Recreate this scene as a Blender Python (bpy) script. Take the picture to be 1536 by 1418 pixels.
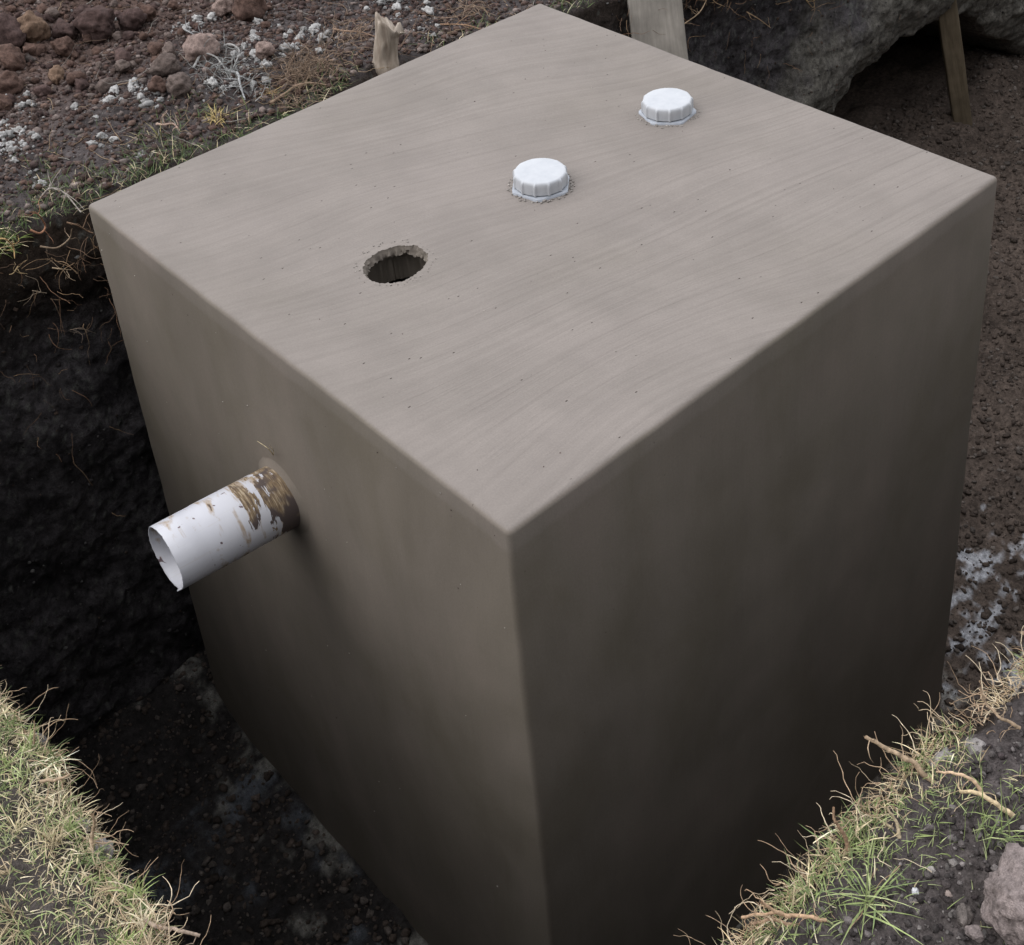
import bpy, bmesh, math, random
import numpy as np
from mathutils import Matrix, Vector
for o in list(bpy.data.objects): bpy.data.objects.remove(o, do_unlink=True)
S = bpy.context.scene
COL = S.collection
# ------------------------------------------------------------------ camera
CAM = np.array([-0.84026422, -1.124197, 1.50662597])
RM = np.array([[0.7333002357, 0.4508129035, -0.5089582402],
               [-0.6764166654, 0.4079911480, -0.6131914201],
               [-0.0687841478, 0.7939212487, 0.6041173660]])
FPX, PCX, PCY = 1876.7377, 800.156, 467.798
cd = bpy.data.cameras.new('camera'); cam = bpy.data.objects.new('camera', cd); COL.objects.link(cam)
cam.matrix_world = Matrix([list(RM[i]) + [CAM[i]] for i in range(3)] + [[0, 0, 0, 1]])
cd.sensor_width = 36; cd.sensor_fit = 'HORIZONTAL'; cd.lens = 36 * FPX / 1536
cd.shift_x = -32.156 / 1536; cd.shift_y = -241.202 / 1536
cd.clip_start = 0.05; cd.clip_end = 500
S.camera = cam
# ------------------------------------------------------------------ sky, sun, exposure
SUN_DIR = Vector((-0.78, 0.34, 0.95)).normalized()      # towards the sun
w = bpy.data.worlds.new('World'); S.world = w; w.use_nodes = True
nt = w.node_tree; nt.nodes.clear()
sky = nt.nodes.new('ShaderNodeTexSky'); sky.sky_type = 'NISHITA'; sky.sun_disc = False
sky.sun_elevation = math.asin(SUN_DIR.z); sky.sun_rotation = math.atan2(SUN_DIR.x, SUN_DIR.y)
sky.dust_density = 0.8; sky.air_density = 1.0; sky.ozone_density = 1.0
hs = nt.nodes.new('ShaderNodeHueSaturation'); hs.inputs['Saturation'].default_value = 0.12
bg = nt.nodes.new('ShaderNodeBackground'); bg.inputs[1].default_value = 0.15
wo = nt.nodes.new('ShaderNodeOutputWorld')
# overcast sky: brightest overhead, dim towards the horizon; slant added to darken the tank's sides
tc = nt.nodes.new('ShaderNodeTexCoord'); sp_ = nt.nodes.new('ShaderNodeVectorMath'); sp_.operation = 'DOT_PRODUCT'; nt.links.new(tc.outputs['Generated'], sp_.inputs[0]); sp_.inputs[1].default_value = Vector((0.24, 0.19, 0.95)).normalized()
mr = nt.nodes.new('ShaderNodeMapRange'); mr.inputs[1].default_value = 0.05; mr.inputs[2].default_value = 1.0; mr.inputs[3].default_value = 0.10; mr.inputs[4].default_value = 3.0
nt.links.new(sp_.outputs['Value'], mr.inputs[0])
mm = nt.nodes.new('ShaderNodeMix'); mm.data_type = 'RGBA'; mm.blend_type = 'MULTIPLY'; mm.inputs[0].default_value = 1
nt.links.new(sky.outputs[0], hs.inputs['Color']); nt.links.new(hs.outputs[0], mm.inputs[6]); nt.links.new(mr.outputs[0], mm.inputs[7]); nt.links.new(mm.outputs[2], bg.inputs[0]); nt.links.new(bg.outputs[0], wo.inputs[0])
sl = bpy.data.lights.new('sun', 'SUN'); sl.energy = 0.5; sl.angle = math.radians(75); sl.color = (1.0, 0.965, 0.93)
so = bpy.data.objects.new('sun', sl); COL.objects.link(so)
so.rotation_euler = SUN_DIR.to_track_quat('Z', 'Y').to_euler(); so.location = (-3, 2, 6)
S.view_settings.view_transform = 'Standard'; S.view_settings.look = 'None'
S.view_settings.exposure = 0.56; S.view_settings.gamma = 1
# ------------------------------------------------------------------ helpers
rng = np.random.default_rng(7); random.seed(7)
def ray(px, py): return RM @ np.array([(px - PCX) / FPX, -(py - PCY) / FPX, -1.0])
def onplane(px, py, ax, v):           # a measured photo position turned into a point of the site
    d = ray(px, py); return CAM + (v - CAM[ax]) / d[ax] * d
PERM = np.random.default_rng(3).permutation(4096)
GRAD = np.random.default_rng(4).normal(size=(4096, 3)); GRAD /= np.linalg.norm(GRAD, axis=1)[:, None]
def pnoise(P):
    P = np.asarray(P, float); I = np.floor(P).astype(np.int64); F = P - I
    U = F * F * F * (F * (F * 6 - 15) + 10); out = 0
    for dx in (0, 1):
        for dy in (0, 1):
            for dz in (0, 1):
                h = PERM[(PERM[(PERM[(I[..., 0] + dx) & 4095] + I[..., 1] + dy) & 4095] + I[..., 2] + dz) & 4095]
                g = GRAD[h]
                dot = g[..., 0] * (F[..., 0] - dx) + g[..., 1] * (F[..., 1] - dy) + g[..., 2] * (F[..., 2] - dz)
                wx = U[..., 0] if dx else 1 - U[..., 0]; wy = U[..., 1] if dy else 1 - U[..., 1]; wz = U[..., 2] if dz else 1 - U[..., 2]
                out = out + dot * wx * wy * wz
    return out * 1.6
def fbm(P, f, octv=3, gain=0.5, lac=2.1, off=0.0):
    P = np.asarray(P, float); a = 1.0; s = 0; t = 0
    for k in range(octv):
        s = s + a * pnoise(P * f + off + 17.3 * k); t += a; a *= gain; f *= lac
    return s / t
def sstep(a, b, x): t = np.clip((x - a) / (b - a), 0, 1); return t * t * (3 - 2 * t)
def mesh_obj(name, V, Fq, mat, col=None, smooth=True, parent=None):
    V = np.ascontiguousarray(V, np.float32)
    me = bpy.data.meshes.new(name); me.vertices.add(len(V)); me.vertices.foreach_set('co', V.ravel())
    if isinstance(Fq, np.ndarray):
        n, k = Fq.shape
        me.loops.add(n * k); me.loops.foreach_set('vertex_index', Fq.astype(np.int32).ravel())
        me.polygons.add(n); me.polygons.foreach_set('loop_start', np.arange(n, dtype=np.int32) * k)
    else:
        me.clear_geometry(); me.from_pydata(V.tolist(), [], Fq)
    me.update(calc_edges=True)
    me.polygons.foreach_set('use_smooth', np.full(len(me.polygons), smooth))
    if col is not None:
        c = np.ones((len(V), 4), np.float32); c[:, :3] = col
        at = me.color_attributes.new('Col', 'FLOAT_COLOR', 'POINT'); at.data.foreach_set('color', c.ravel())
    me.materials.append(mat)
    o = bpy.data.objects.new(name, me); COL.objects.link(o)
    if parent: o.parent = parent
    return o
def tag(o, label=None, cat=None, group=None, kind=None):
    for k, v in (('label', label), ('category', cat), ('group', group), ('kind', kind)):
        if v: o[k] = v
    return o
def recentre(o):                       # put the object's origin at the middle of its base
    me = o.data; n = len(me.vertices); a = np.empty(n * 3, np.float32); me.vertices.foreach_get('co', a); a = a.reshape(-1, 3)
    c = np.array([a[:, 0].mean(), a[:, 1].mean(), a[:, 2].min()]); me.vertices.foreach_set('co', (a - c).astype(np.float32).ravel()); me.update()
    o.location = Vector(c.tolist()); return o
class NB:
    def __init__(s, name, rough=0.9, spec=0.3):
        s.m = bpy.data.materials.new(name); s.m.use_nodes = True; s.t = s.m.node_tree
        s.b = s.t.nodes['Principled BSDF']; s.b.inputs['Roughness'].default_value = rough
        s.b.inputs['Specular IOR Level'].default_value = spec
    def n(s, typ, **kw):
        nd = s.t.nodes.new(typ)
        for k, v in kw.items(): setattr(nd, k, v)
        return nd
    def l(s, a, b): s.t.links.new(a, b)
    def co(s): 
        if not hasattr(s, '_c'): s._c = s.n('ShaderNodeTexCoord').outputs['Object']
        return s._c
    def mapping(s, scale=(1, 1, 1), rot=(0, 0, 0), loc=(0, 0, 0), src=None):
        m = s.n('ShaderNodeMapping'); m.inputs['Scale'].default_value = scale; m.inputs['Rotation'].default_value = rot; m.inputs['Location'].default_value = loc
        s.l(src or s.co(), m.inputs[0]); return m.outputs[0]
    def noise(s, scale, detail=4, rough=0.55, src=None, dist=0.0):
        m = s.n('ShaderNodeTexNoise'); m.inputs['Scale'].default_value = scale; m.inputs['Detail'].default_value = detail
        m.inputs['Roughness'].default_value = rough; m.inputs['Distortion'].default_value = dist
        s.l(src or s.co(), m.inputs['Vector']); return m.outputs[0]
    def voro(s, scale, src=None, feature='F1', out=0, rand=1):
        m = s.n('ShaderNodeTexVoronoi', feature=feature); m.inputs['Scale'].default_value = scale; m.inputs['Randomness'].default_value = rand
        s.l(src or s.co(), m.inputs['Vector']); return m.outputs[out]
    def ramp(s, src, stops, interp='LINEAR'):
        r = s.n('ShaderNodeValToRGB'); r.color_ramp.interpolation = interp; e = r.color_ramp.elements
        while len(e) < len(stops): e.new(0.5)
        for k, (p, c) in enumerate(stops):
            e[k].position = p; e[k].color = (c, c, c, 1) if isinstance(c, (int, float)) else (*c, 1)
        s.l(src, r.inputs[0]); return r.outputs[0]
    def math(s, op, a, b=None, c=None):
        m = s.n('ShaderNodeMath', operation=op)
        for i, v in enumerate((a, b, c)):
            if v is None: continue
            if isinstance(v, (int, float)): m.inputs[i].default_value = v
            else: s.l(v, m.inputs[i])
        return m.outputs[0]
    def mix(s, fac, a, b, blend='MIX'):
        m = s.n('ShaderNodeMix', data_type='RGBA', blend_type=blend)
        for i, v in ((0, fac), (6, a), (7, b)):
            if isinstance(v, (int, float)): m.inputs[i].default_value = v if i == 0 else (v, v, v, 1)
            elif isinstance(v, tuple): m.inputs[i].default_value = (*v, 1)
            else: s.l(v, m.inputs[i])
        return m.outputs[2]
    def bump(s, h, strength, dist, prev=None):
        m = s.n('ShaderNodeBump'); m.inputs['Strength'].default_value = strength; m.inputs['Distance'].default_value = dist
        s.l(h, m.inputs['Height'])
        if prev is not None: s.l(prev, m.inputs['Normal'])
        return m.outputs[0]
    def color(s, c):
        if isinstance(c, tuple): s.b.inputs['Base Color'].default_value = (*c, 1)
        else: s.l(c, s.b.inputs['Base Color'])
    def normal(s, n): s.l(n, s.b.inputs['Normal'])
# ------------------------------------------------------------------ materials
def vcol_mat(name, rough=0.95, spec=0.2, fine=60.0, amp=0.5, bd=0.006, flake=False):
    k = NB(name, rough, spec)
    a = k.n('ShaderNodeVertexColor', layer_name='Col').outputs[0]
    n1 = k.noise(fine, 6, 0.65); n2 = k.noise(fine * 5, 3, 0.6)
    f = k.ramp(n1, [(0.3, 1 - amp), (0.7, 1 + amp)]); c = k.mix(1.0, a, f, 'MULTIPLY')
    f2 = k.ramp(n2, [(0.3, 1 - amp * .6), (0.7, 1 + amp * .6)]); c = k.mix(1.0, c, f2, 'MULTIPLY')
    k.color(c)
    h = k.math('ADD', n1, k.math('MULTIPLY', n2, 0.35)); k.normal(k.bump(h, 0.9, bd))
    return k.m
M_SOIL = vcol_mat('soil', 0.95, 0.15, 55, 0.55, 0.008)
M_ROCK = vcol_mat('clod_stone', 0.95, 0.2, 90, 0.45, 0.006)
M_PUMICE = vcol_mat('pale_lump', 0.95, 0.2, 140, 0.35, 0.005)
M_GRASS = vcol_mat('grass_blade', 0.6, 0.3, 90, 0.25, 0.0005)
M_ROOT = vcol_mat('root_bark', 0.85, 0.2, 160, 0.35, 0.001)

def concrete():
    k = NB('smooth_cement_render', 0.86, 0.25)
    geo = k.n('ShaderNodeNewGeometry')
    sep = k.n('ShaderNodeSeparateXYZ'); k.l(k.co(), sep.inputs[0]); X, Y, Z = sep.outputs
    sn = k.n('ShaderNodeSeparateXYZ'); k.l(geo.outputs['Normal'], sn.inputs[0])
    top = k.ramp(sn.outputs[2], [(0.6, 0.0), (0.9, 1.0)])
    # trowel strokes: level lines of v fan out over the slab
    g = k.math('MULTIPLY', k.math('TANH', k.math('MULTIPLY', X, 1.6)), -0.27)
    g = k.math('MULTIPLY', g, k.math('EXPONENT', k.math('MULTIPLY', k.math('MULTIPLY', Y, Y), -4.9)))
    wob = k.math('MULTIPLY', k.math('SUBTRACT', k.noise(1.6, 0, 0.4), 0.5), 0.20)
    v = k.math('ADD', k.math('ADD', Y, k.math('MULTIPLY', X, 0.36)), k.math('ADD', g, wob))
    def strokes(sx, sv, off, det=3):
        cb = k.n('ShaderNodeCombineXYZ'); k.l(k.math('MULTIPLY', X, sx), cb.inputs[0]); k.l(k.math('MULTIPLY', v, sv), cb.inputs[1]); cb.inputs[2].default_value = off
        return k.noise(1.0, det, 0.6, cb.outputs[0])
    s1 = strokes(1.9, 48, 0.0, 4); s2 = strokes(3.2, 210, 5.0, 2); s3 = strokes(0.9, 26, 9.0, 1)
    patch = k.ramp(k.noise(3.4, 4, 0.65, None, 0.6), [(0.46, 0.0), (0.62, 1.0)])
    v4 = k.math('ADD', Y, k.math('MULTIPLY', X, 0.62)); cb4 = k.n('ShaderNodeCombineXYZ'); k.l(k.math('MULTIPLY', X, 2.0), cb4.inputs[0]); k.l(k.math('MULTIPLY', k.math('ADD', v4, wob), 120), cb4.inputs[1]); s4 = k.noise(1.0, 2, 0.6, cb4.outputs[0])
    p4 = k.ramp(k.noise(2.3, 3, 0.6, k.mapping((1, 1, 1), (0, 0, 0), (7, 3, 0)), 0.5), [(0.52, 0.0), (0.66, 1.0)])
    strip = k.ramp(k.math('ADD', X, k.math('MULTIPLY', k.noise(6, 2, .5), 0.05)), [(0.065, 0.12), (0.115, 1.0)]); patch = k.math('MULTIPLY', patch, strip)
    groove = k.math('MULTIPLY', k.ramp(s2, [(0.30, -1.0), (0.44, 0.0)]), patch)
    groove = k.math('ADD', groove, k.math('MULTIPLY', k.math('MULTIPLY', k.ramp(s4, [(0.30, -1.0), (0.42, 0.0)]), p4), strip))
    topn = k.math('ADD', k.math('MULTIPLY', k.math('MULTIPLY', s1, strip), 0.5), k.math('ADD', k.math('MULTIPLY', s3, 0.8), k.math('MULTIPLY', groove, 0.8)))
    # side faces: faint upright float marks
    sm = k.mapping((9, 9, 0.9), (0.10, 0.06, 0)); sd = k.noise(1.6, 4, 0.6, sm)
    sm2 = k.mapping((60, 60, 2.5), (0.05, 0, 0)); sd2 = k.noise(1.5, 2, 0.6, sm2)
    side = k.math('ADD', k.math('MULTIPLY', sd, 0.5), k.math('MULTIPLY', sd2, 0.12)); sbl = k.noise(5, 3, 0.5, k.mapping((1, 1, .5)))
    sideh = k.math('ADD', k.math('MULTIPLY', side, 0.35), k.math('MULTIPLY', sbl, 0.9))
    mixh = k.n('ShaderNodeMix', data_type='FLOAT'); k.l(top, mixh.inputs[0]); k.l(sideh, mixh.inputs[2]); k.l(topn, mixh.inputs[3])
    fine = k.noise(260, 4, 0.6)
    pitm = k.mapping((1, 2.2, 1), (0, 0, 0.25)); pv = k.voro(42, pitm)
    pr = k.voro(42, pitm, out=1); prs = k.n('ShaderNodeSeparateColor'); k.l(pr, prs.inputs[0])
    sel = k.math('GREATER_THAN', prs.outputs[0], 0.93)
    pit = k.math('MULTIPLY', k.ramp(pv, [(0.06, 1.0), (0.13, 0.0)]), sel)
    pit = k.math('MULTIPLY', pit, k.math('ADD', 0.25, top))
    b1 = k.bump(mixh.outputs[0], 0.7, 0.0085); b2 = k.bump(fine, 0.12, 0.002, b1)
    inv = k.math('SUBTRACT', 1.0, pit); b3 = k.bump(inv, 0.8, 0.003, b2); k.normal(b3)
    big = k.noise(1.7, 4, 0.55, k.mapping((1, 1, 0.6)))
    c = k.ramp(big, [(0.3, (0.228, 0.206, 0.190)), (0.52, (0.216, 0.196, 0.179)), (0.70, (0.202, 0.183, 0.164))])
    sc = k.ramp(k.math('ADD', k.math('MULTIPLY', side, .55), k.math('MULTIPLY', sbl, .6)), [(0.36, 0.93), (0.56, 1.05)]); c = k.mix(1.0, c, sc, 'MULTIPLY')
    st = k.ramp(k.math('ADD', k.math('MULTIPLY', s1, .7), k.math('MULTIPLY', s4, .3)), [(0.34, 0.962), (0.66, 1.03)]); stm = k.mix(top, 1.0, st); c = k.mix(1.0, c, stm, 'MULTIPLY')
    fg = k.math('ADD', 1.0, k.math('MULTIPLY', k.math('MULTIPLY', groove, top), 0.40)); c = k.mix(1.0, c, fg, 'MULTIPLY')
    sp = k.ramp(fine, [(0.3, 0.93), (0.7, 1.06)]); c = k.mix(1.0, c, sp, 'MULTIPLY')
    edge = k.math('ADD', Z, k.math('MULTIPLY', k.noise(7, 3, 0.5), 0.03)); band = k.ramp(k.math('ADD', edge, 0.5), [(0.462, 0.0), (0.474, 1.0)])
    sidec = k.mix(band, (0.88, 0.84, 0.775), (0.98, .945, .90)); c = k.mix(1.0, c, k.mix(top, sidec, (1.04, 1.01, 1.0)), 'MULTIPLY')  # sides browner than the top, with some shade put into their colour
    mott = k.noise(3.2, 5, 0.6, k.mapping((1, 1, .7), (0.3, .2, 0), (2, 5, 1)), 0.4); mc_ = k.ramp(mott, [(0.34, (0.86, 0.85, 0.79)), (0.5, (0.97, 0.96, 0.935)), (0.66, (1.07, 1.04, 1.03))])
    c = k.mix(1.0, c, k.mix(top, mc_, (1, 1, 1)), 'MULTIPLY')
    c = k.mix(pit, c, (0.07, 0.055, 0.045)); k.color(c)
    return k.m
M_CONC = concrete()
def simple(name, c1, c2, sc, rough, spec=0.4, bd=0.001, src=None):
    k = NB(name, rough, spec); m = k.mapping(src or (1, 1, 1))
    n = k.noise(sc, 5, 0.6, m); k.color(k.ramp(n, [(0.3, c1), (0.7, c2)])); k.normal(k.bump(n, 0.6, bd)); return k.m
M_CAP = simple('white_cap_plastic', (0.44, 0.455, 0.485), (0.51, 0.522, 0.547), 30, 0.45, 0.4, 0.0008)
M_FLANGE = simple('grey_white_plastic', (0.30, 0.325, 0.37), (0.42, 0.44, 0.48), 60, 0.5, 0.4, 0.001)
def pipe_mat():
    k = NB('white_pipe_plastic', 0.38, 0.45)
    sep = k.n('ShaderNodeSeparateXYZ'); k.l(k.co(), sep.inputs[0]); A = sep.outputs[0]      # local x: 0 at the wall, grows outwards
    n1 = k.noise(15, 4, 0.6, k.mapping((1.5, 1, 1)), 0.8); n2 = k.noise(13, 4, 0.6, k.mapping((4.5, 0.7, 0.7)))
    near = k.ramp(A, [(0.0, 1.0), (0.035, 0.72), (0.07, 0.44), (0.125, 0.33), (0.155, 0.05), (0.33, 0.0)])
    t = k.math('ADD', k.math('MULTIPLY', n1, 0.6), k.math('MULTIPLY', n2, 0.5))
    d = k.math('ADD', t, k.math('MULTIPLY', near, 0.42)); mud = k.ramp(d, [(0.735, 0.0), (0.75, 1.0)])
    spv = k.voro(17, k.mapping((1, 1, 1.0), (0, 0, 0.3)), out=0); spn = k.noise(30, 2, 0.5)
    sp = k.ramp(k.math('ADD', k.math('MULTIPLY', k.noise(34, 2, 0.5, k.mapping((1, 1, 1), (0.2, 0, 0.4), (3, 1, 0)), 1.0), 0.8), k.math('MULTIPLY', k.noise(9, 1, 0.5), 0.2)), [(0.640, 0.0), (0.65, 1.0)])
    smear = k.math('MULTIPLY', k.ramp(d, [(0.62, 0.0), (0.72, 1.0)]), k.ramp(n2, [(0.48, 0.0), (0.56, 1.0)]))
    base = k.ramp(k.noise(9, 3, 0.5), [(0.3, (0.53, 0.53, 0.575)), (0.7, (0.60, 0.60, 0.64))])
    scr = k.ramp(k.noise(1.0, 2, 0.5, k.mapping((6, 260, 260))), [(0.66, 0.0), (0.72, 0.5)])
    c = k.mix(scr, base, (0.5, 0.47, 0.45))
    c = k.mix(k.math('MULTIPLY', smear, 0.8), c, (0.34, 0.24, 0.14)); c = k.mix(sp, c, (0.13, 0.09, 0.10))
    mc = k.mix(k.ramp(k.noise(11, 3, 0.6, k.mapping((1, 1, 1), (0, 0, 0), (5, 2, 1))), [(0.46, 0.0), (0.54, 1.0)]), (0.085, 0.064, 0.058), k.ramp(k.noise(34, 4, 0.65, k.mapping((6, .8, .8))), [(0.38, (0.10, 0.07, 0.05)), (0.52, (0.22, 0.155, 0.09)), (0.64, (0.42, 0.34, 0.24))]))
    c = k.mix(mud, c, mc); k.color(c)
    r = k.n('ShaderNodeMix', data_type='FLOAT'); k.l(mud, r.inputs[0]); r.inputs[2].default_value = 0.35; r.inputs[3].default_value = 0.9
    k.l(r.outputs[0], k.b.inputs['Roughness']); k.normal(k.bump(k.math('ADD', mud, n1), 0.5, 0.0015)); return k.m
M_PIPE = pipe_mat()
def wood(name, c1, c2, stain=None):
    k = NB(name, 0.85, 0.2); m = k.mapping((9, 9, 0.8)); n = k.noise(6, 5, 0.65, m); n2 = k.noise(7, 4, 0.6)
    c = k.ramp(n, [(0.3, c1), (0.7, c2)]); c = k.mix(1.0, c, k.ramp(n2, [(0.35, 0.75), (0.65, 1.12)]), 'MULTIPLY')
    if stain:
        sep = k.n('ShaderNodeSeparateXYZ'); k.l(k.co(), sep.inputs[0])
        f = k.math('ADD', k.math('ADD', k.math('MULTIPLY', sep.outputs[0], 4.0), k.math('MULTIPLY', sep.outputs[2], -2.6)), k.math('MULTIPLY', n2, 0.8))
        c = k.mix(k.ramp(f, [(stain, 0.0), (stain + 0.18, 1.0)]), c, (0.09, 0.062, 0.04))
    k.color(c); k.normal(k.bump(n, 0.7, 0.003)); return k.m
M_PLANK = wood('cement_smeared_plank', (0.22, 0.20, 0.175), (0.33, 0.30, 0.265), 3.05)
M_POST = wood('damp_brown_timber', (0.11, 0.085, 0.055), (0.20, 0.16, 0.11))
M_SNAG = wood('weathered_split_wood', (0.24, 0.19, 0.15), (0.50, 0.43, 0.36))
# ------------------------------------------------------------------ ground and pit walls: one sheet
X0, X1, Y0, Y1, RC = -0.735, 5.75, -0.692, 1.69, 0.10
def rwob(x, y):
    P3 = np.stack([x, y, 0 * x], -1); return 0.024 * fbm(P3, 3.1, 2) + 0.022 * fbm(P3, 11, 2, off=3) + 0.008 * fbm(P3, 40, 1)
def rimx(y): return X0 - rwob(np.full_like(y, X0), y)
def rimy(x): return Y0 - rwob(x, np.full_like(x, Y0)) - 0.03 * sstep(.22, .42, x)
def perimeter():
    pts = []
    def seg(a, b, n): 
        for i in range(n): pts.append((a[0] + (b[0] - a[0]) * i / n, a[1] + (b[1] - a[1]) * i / n, 0))
    P, N = [], []
    def line(x0, y0, x1, y1, nx, ny, ds):
        L = math.hypot(x1 - x0, y1 - y0); n = max(2, int(L / ds))
        for i in range(n): t = i / n; P.append((x0 + (x1 - x0) * t, y0 + (y1 - y0) * t)); N.append((nx, ny))
    def arc(cx, cy, a0, n):
        for i in range(n):
            a = math.radians(a0 + 90 * i / n); P.append((cx + RC * math.cos(a), cy + RC * math.sin(a))); N.append((math.cos(a), math.sin(a)))
    f, g = 0.0085, 0.02
    line(X0 + RC, Y0, 1.4, Y0, 0, -1, f); line(1.4, Y0, X1 - RC, Y0, 0, -1, g); arc(X1 - RC, Y0 + RC, -90, 24)
    line(X1, Y0 + RC, X1, Y1 - RC, 1, 0, g); arc(X1 - RC, Y1 - RC, 0, 24)
    line(X1 - RC, Y1, X0 + RC, Y1, 0, 1, 0.010); arc(X0 + RC, Y1 - RC, 90, 34)
    line(X0, Y1 - RC, X0, Y0 + RC, -1, 0, f); arc(X0 + RC, Y0 + RC, 180, 34)
    return np.array(P), np.array(N)
def g_height(x, y, fine=True):
    P = np.stack([x, y, np.zeros_like(x)], -1)
    back = sstep(1.0, 1.6, y)
    z = -0.10 * back - 0.10 * back * sstep(0.8, 2.2, x)
    z = z + 0.17 * sstep(2.35, 3.3, y - 0.25 * x) * back * sstep(1.9, 0.6, x)          # foot of the spoil heap
    z = z + 0.035 * fbm(P, 1.7, 2)
    if fine:
        z = z + 0.016 * fbm(P, 9, 3, 0.6) + 0.013 * np.maximum(fbm(P, 34, 3, .6), 0) + 0.006 * fbm(P, 85, 1)
        heap = back * sstep(2.1, 2.6, y - 0.2 * x)
        z = z + heap * 0.03 * np.abs(fbm(P, 14, 2))
    return z
def floor_height(x, y):
    P = np.stack([x, y, np.zeros_like(x)], -1)
    z = -1.95 + 0.30 * sstep(1.9, 4.8, x) + 0.03 * fbm(P, 1.9, 2) + 0.022 * fbm(P, 7, 3) + 0.020 * np.abs(fbm(P, 20, 3, .6)) + 0.006 * fbm(P, 70, 2)
    edge = np.minimum.reduce([x - X0, X1 - x, y - Y0, Y1 - y])
    return z + 0.16 * sstep(0.30, -0.02, edge) * (0.6 + 0.8 * np.maximum(0, fbm(P, 2.2, 2, off=4)))
def undercut(x):      # height of the lower lip of the pale layer over the hollow in the back wall
    zl = np.interp(x, [2.6, 3.0, 3.3, 3.8, 4.2, 4.5, 4.9, 5.3], [-1.55, -1.30, -1.16, -1.04, -1.10, -1.24, -1.55, -1.8]); return zl
def build_ground():
    P, N = perimeter(); nu = len(P)
    s = np.arange(nu) / nu
    P3 = np.concatenate([P, np.zeros((nu, 1))], 1)
    wob = 0.024 * fbm(P3, 3.1, 2) + 0.022 * fbm(P3, 11, 2, off=3) + 0.008 * fbm(P3, 40, 1)
    front = (P[:, 1] < -0.4) | (P[:, 0] < -0.6)
    wob = np.where(front, wob, 0.8 * wob)
    wob = wob + 0.03 * sstep(.22, .42, P[:, 0]) * (N[:, 1] < -.9)
    rim = P + N * wob[:, None]
    outd = np.concatenate([60 * np.geomspace(1, 2.3 / 60, 34)[:-1], np.linspace(2.3, 0.03, 205)])
    rows, cols = [], []
    for d in outd:
        xy = rim + N * d; z = g_height(xy[:, 0], xy[:, 1], d < 4)
        zr = z - 0.03 * np.exp(-d / 0.03)
        rows.append(np.concatenate([xy, zr[:, None]], 1))
    zt = g_height(rim[:, 0], rim[:, 1]) - 0.035
    deps = np.concatenate([[0.0, 0.012, 0.026], np.linspace(0.04, 2.1, 165)])
    far = sstep(2.5, 3.0, P[:, 0]) * (N[:, 1] > 0.5)
    for dep in deps:
        z = zt - dep
        lean = -0.012 + 0.05 * sstep(0.3, 2.0, dep) + (-0.045 * sstep(0.10, 0.30, dep))
        Q = np.stack([rim[:, 0], rim[:, 1], z], -1)
        n = 0.045 * fbm(Q, 2.2, 2) + 0.03 * fbm(Q, 8, 3, 0.6) + 0.014 * fbm(Q, 26, 3, .65) + 0.008 * fbm(Q, 75, 2)
        n = n * (1 - 0.45 * far) * sstep(-0.02, 0.16, dep + 0.02)
        zl = undercut(rim[:, 0]) + 0.09 * fbm(Q, 3.0, 2, off=8)
        cut = far * sstep(zl + 0.03, zl - 0.10, z) * 0.85
        bulge = far * 0.10 * np.exp(-((z - zl - 0.22) / 0.20) ** 2)
        off = -lean - n + cut - bulge + far * 0.025 * fbm(Q * np.array([1, 1, 1.8]), 9, 3, 0.6, off=2)
        xy = rim + N * off[:, None]
        rows.append(np.concatenate([xy, z[:, None]], 1))
    V = np.stack(rows); nr = len(V)
    idx = np.arange(nr * nu).reshape(nr, nu); nx = np.roll(idx, -1, 1)
    F = np.stack([idx[:-1], idx[1:], nx[1:], nx[:-1]], -1).reshape(-1, 4)
    # soil colour
    Q = V.reshape(-1, 3); x, y, z = Q.T; isw = np.repeat(np.arange(nr) >= len(outd), nu)
    n1 = fbm(Q, 4, 3)[:, None]; n2 = fbm(Q, 22, 3, 0.6)[:, None]; n3 = fbm(Q, 60, 2)[:, None]
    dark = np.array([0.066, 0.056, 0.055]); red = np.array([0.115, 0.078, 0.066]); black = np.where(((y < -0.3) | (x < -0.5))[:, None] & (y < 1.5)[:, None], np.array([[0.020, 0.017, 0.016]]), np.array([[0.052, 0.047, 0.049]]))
    heap = (sstep(1.9, 2.6, y - 0.25 * x) * sstep(1.0, 1.6, y))[:, None]
    C = dark * (1 - heap) + red * heap
    C = C * (1 + 0.5 * n1 + 0.5 * n2)
    gr = (sstep(-0.3, -1.0, x) + sstep(-0.6, -1.2, y))[:, None].clip(0, 1) * (y < 1.2)[:, None]
    C = C * (1 - 0.3 * gr) + np.array([0.07, 0.06, 0.042]) * 0.3 * gr
    farg = sstep(3, 8, np.hypot(x, y))[:, None]; C = C * (1 - farg) + np.array([0.10, 0.095, 0.05]) * farg * (1 + .4 * n1)
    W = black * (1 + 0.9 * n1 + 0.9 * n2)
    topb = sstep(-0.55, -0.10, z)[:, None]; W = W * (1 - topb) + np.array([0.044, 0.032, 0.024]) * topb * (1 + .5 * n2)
    sp = sstep(0.30, 0.42, n3 + 0.25 * n1) * 0.8; W = W * (1 - sp) + np.array([0.11, 0.11, 0.10]) * sp
    zl = undercut(x)
    diag = -0.28 + 0.55 * (x - 4.2)               # the pale layer climbs to the right
    pale = sstep(0.22, -0.18, z - diag + 0.5 * n1[:, 0] + .25 * n2[:, 0]) * sstep(2.4, 3.0, x) * (y > 1.2) * sstep(zl - 0.14, zl + 0.02, z + .06 * n2[:, 0])
    pale = np.maximum(pale, 0.9 * sstep(4.3, 4.8, x + .4 * n1[:, 0]) * (y > 1.2) * sstep(zl - .1, zl + .05, z))[:, None]
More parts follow.
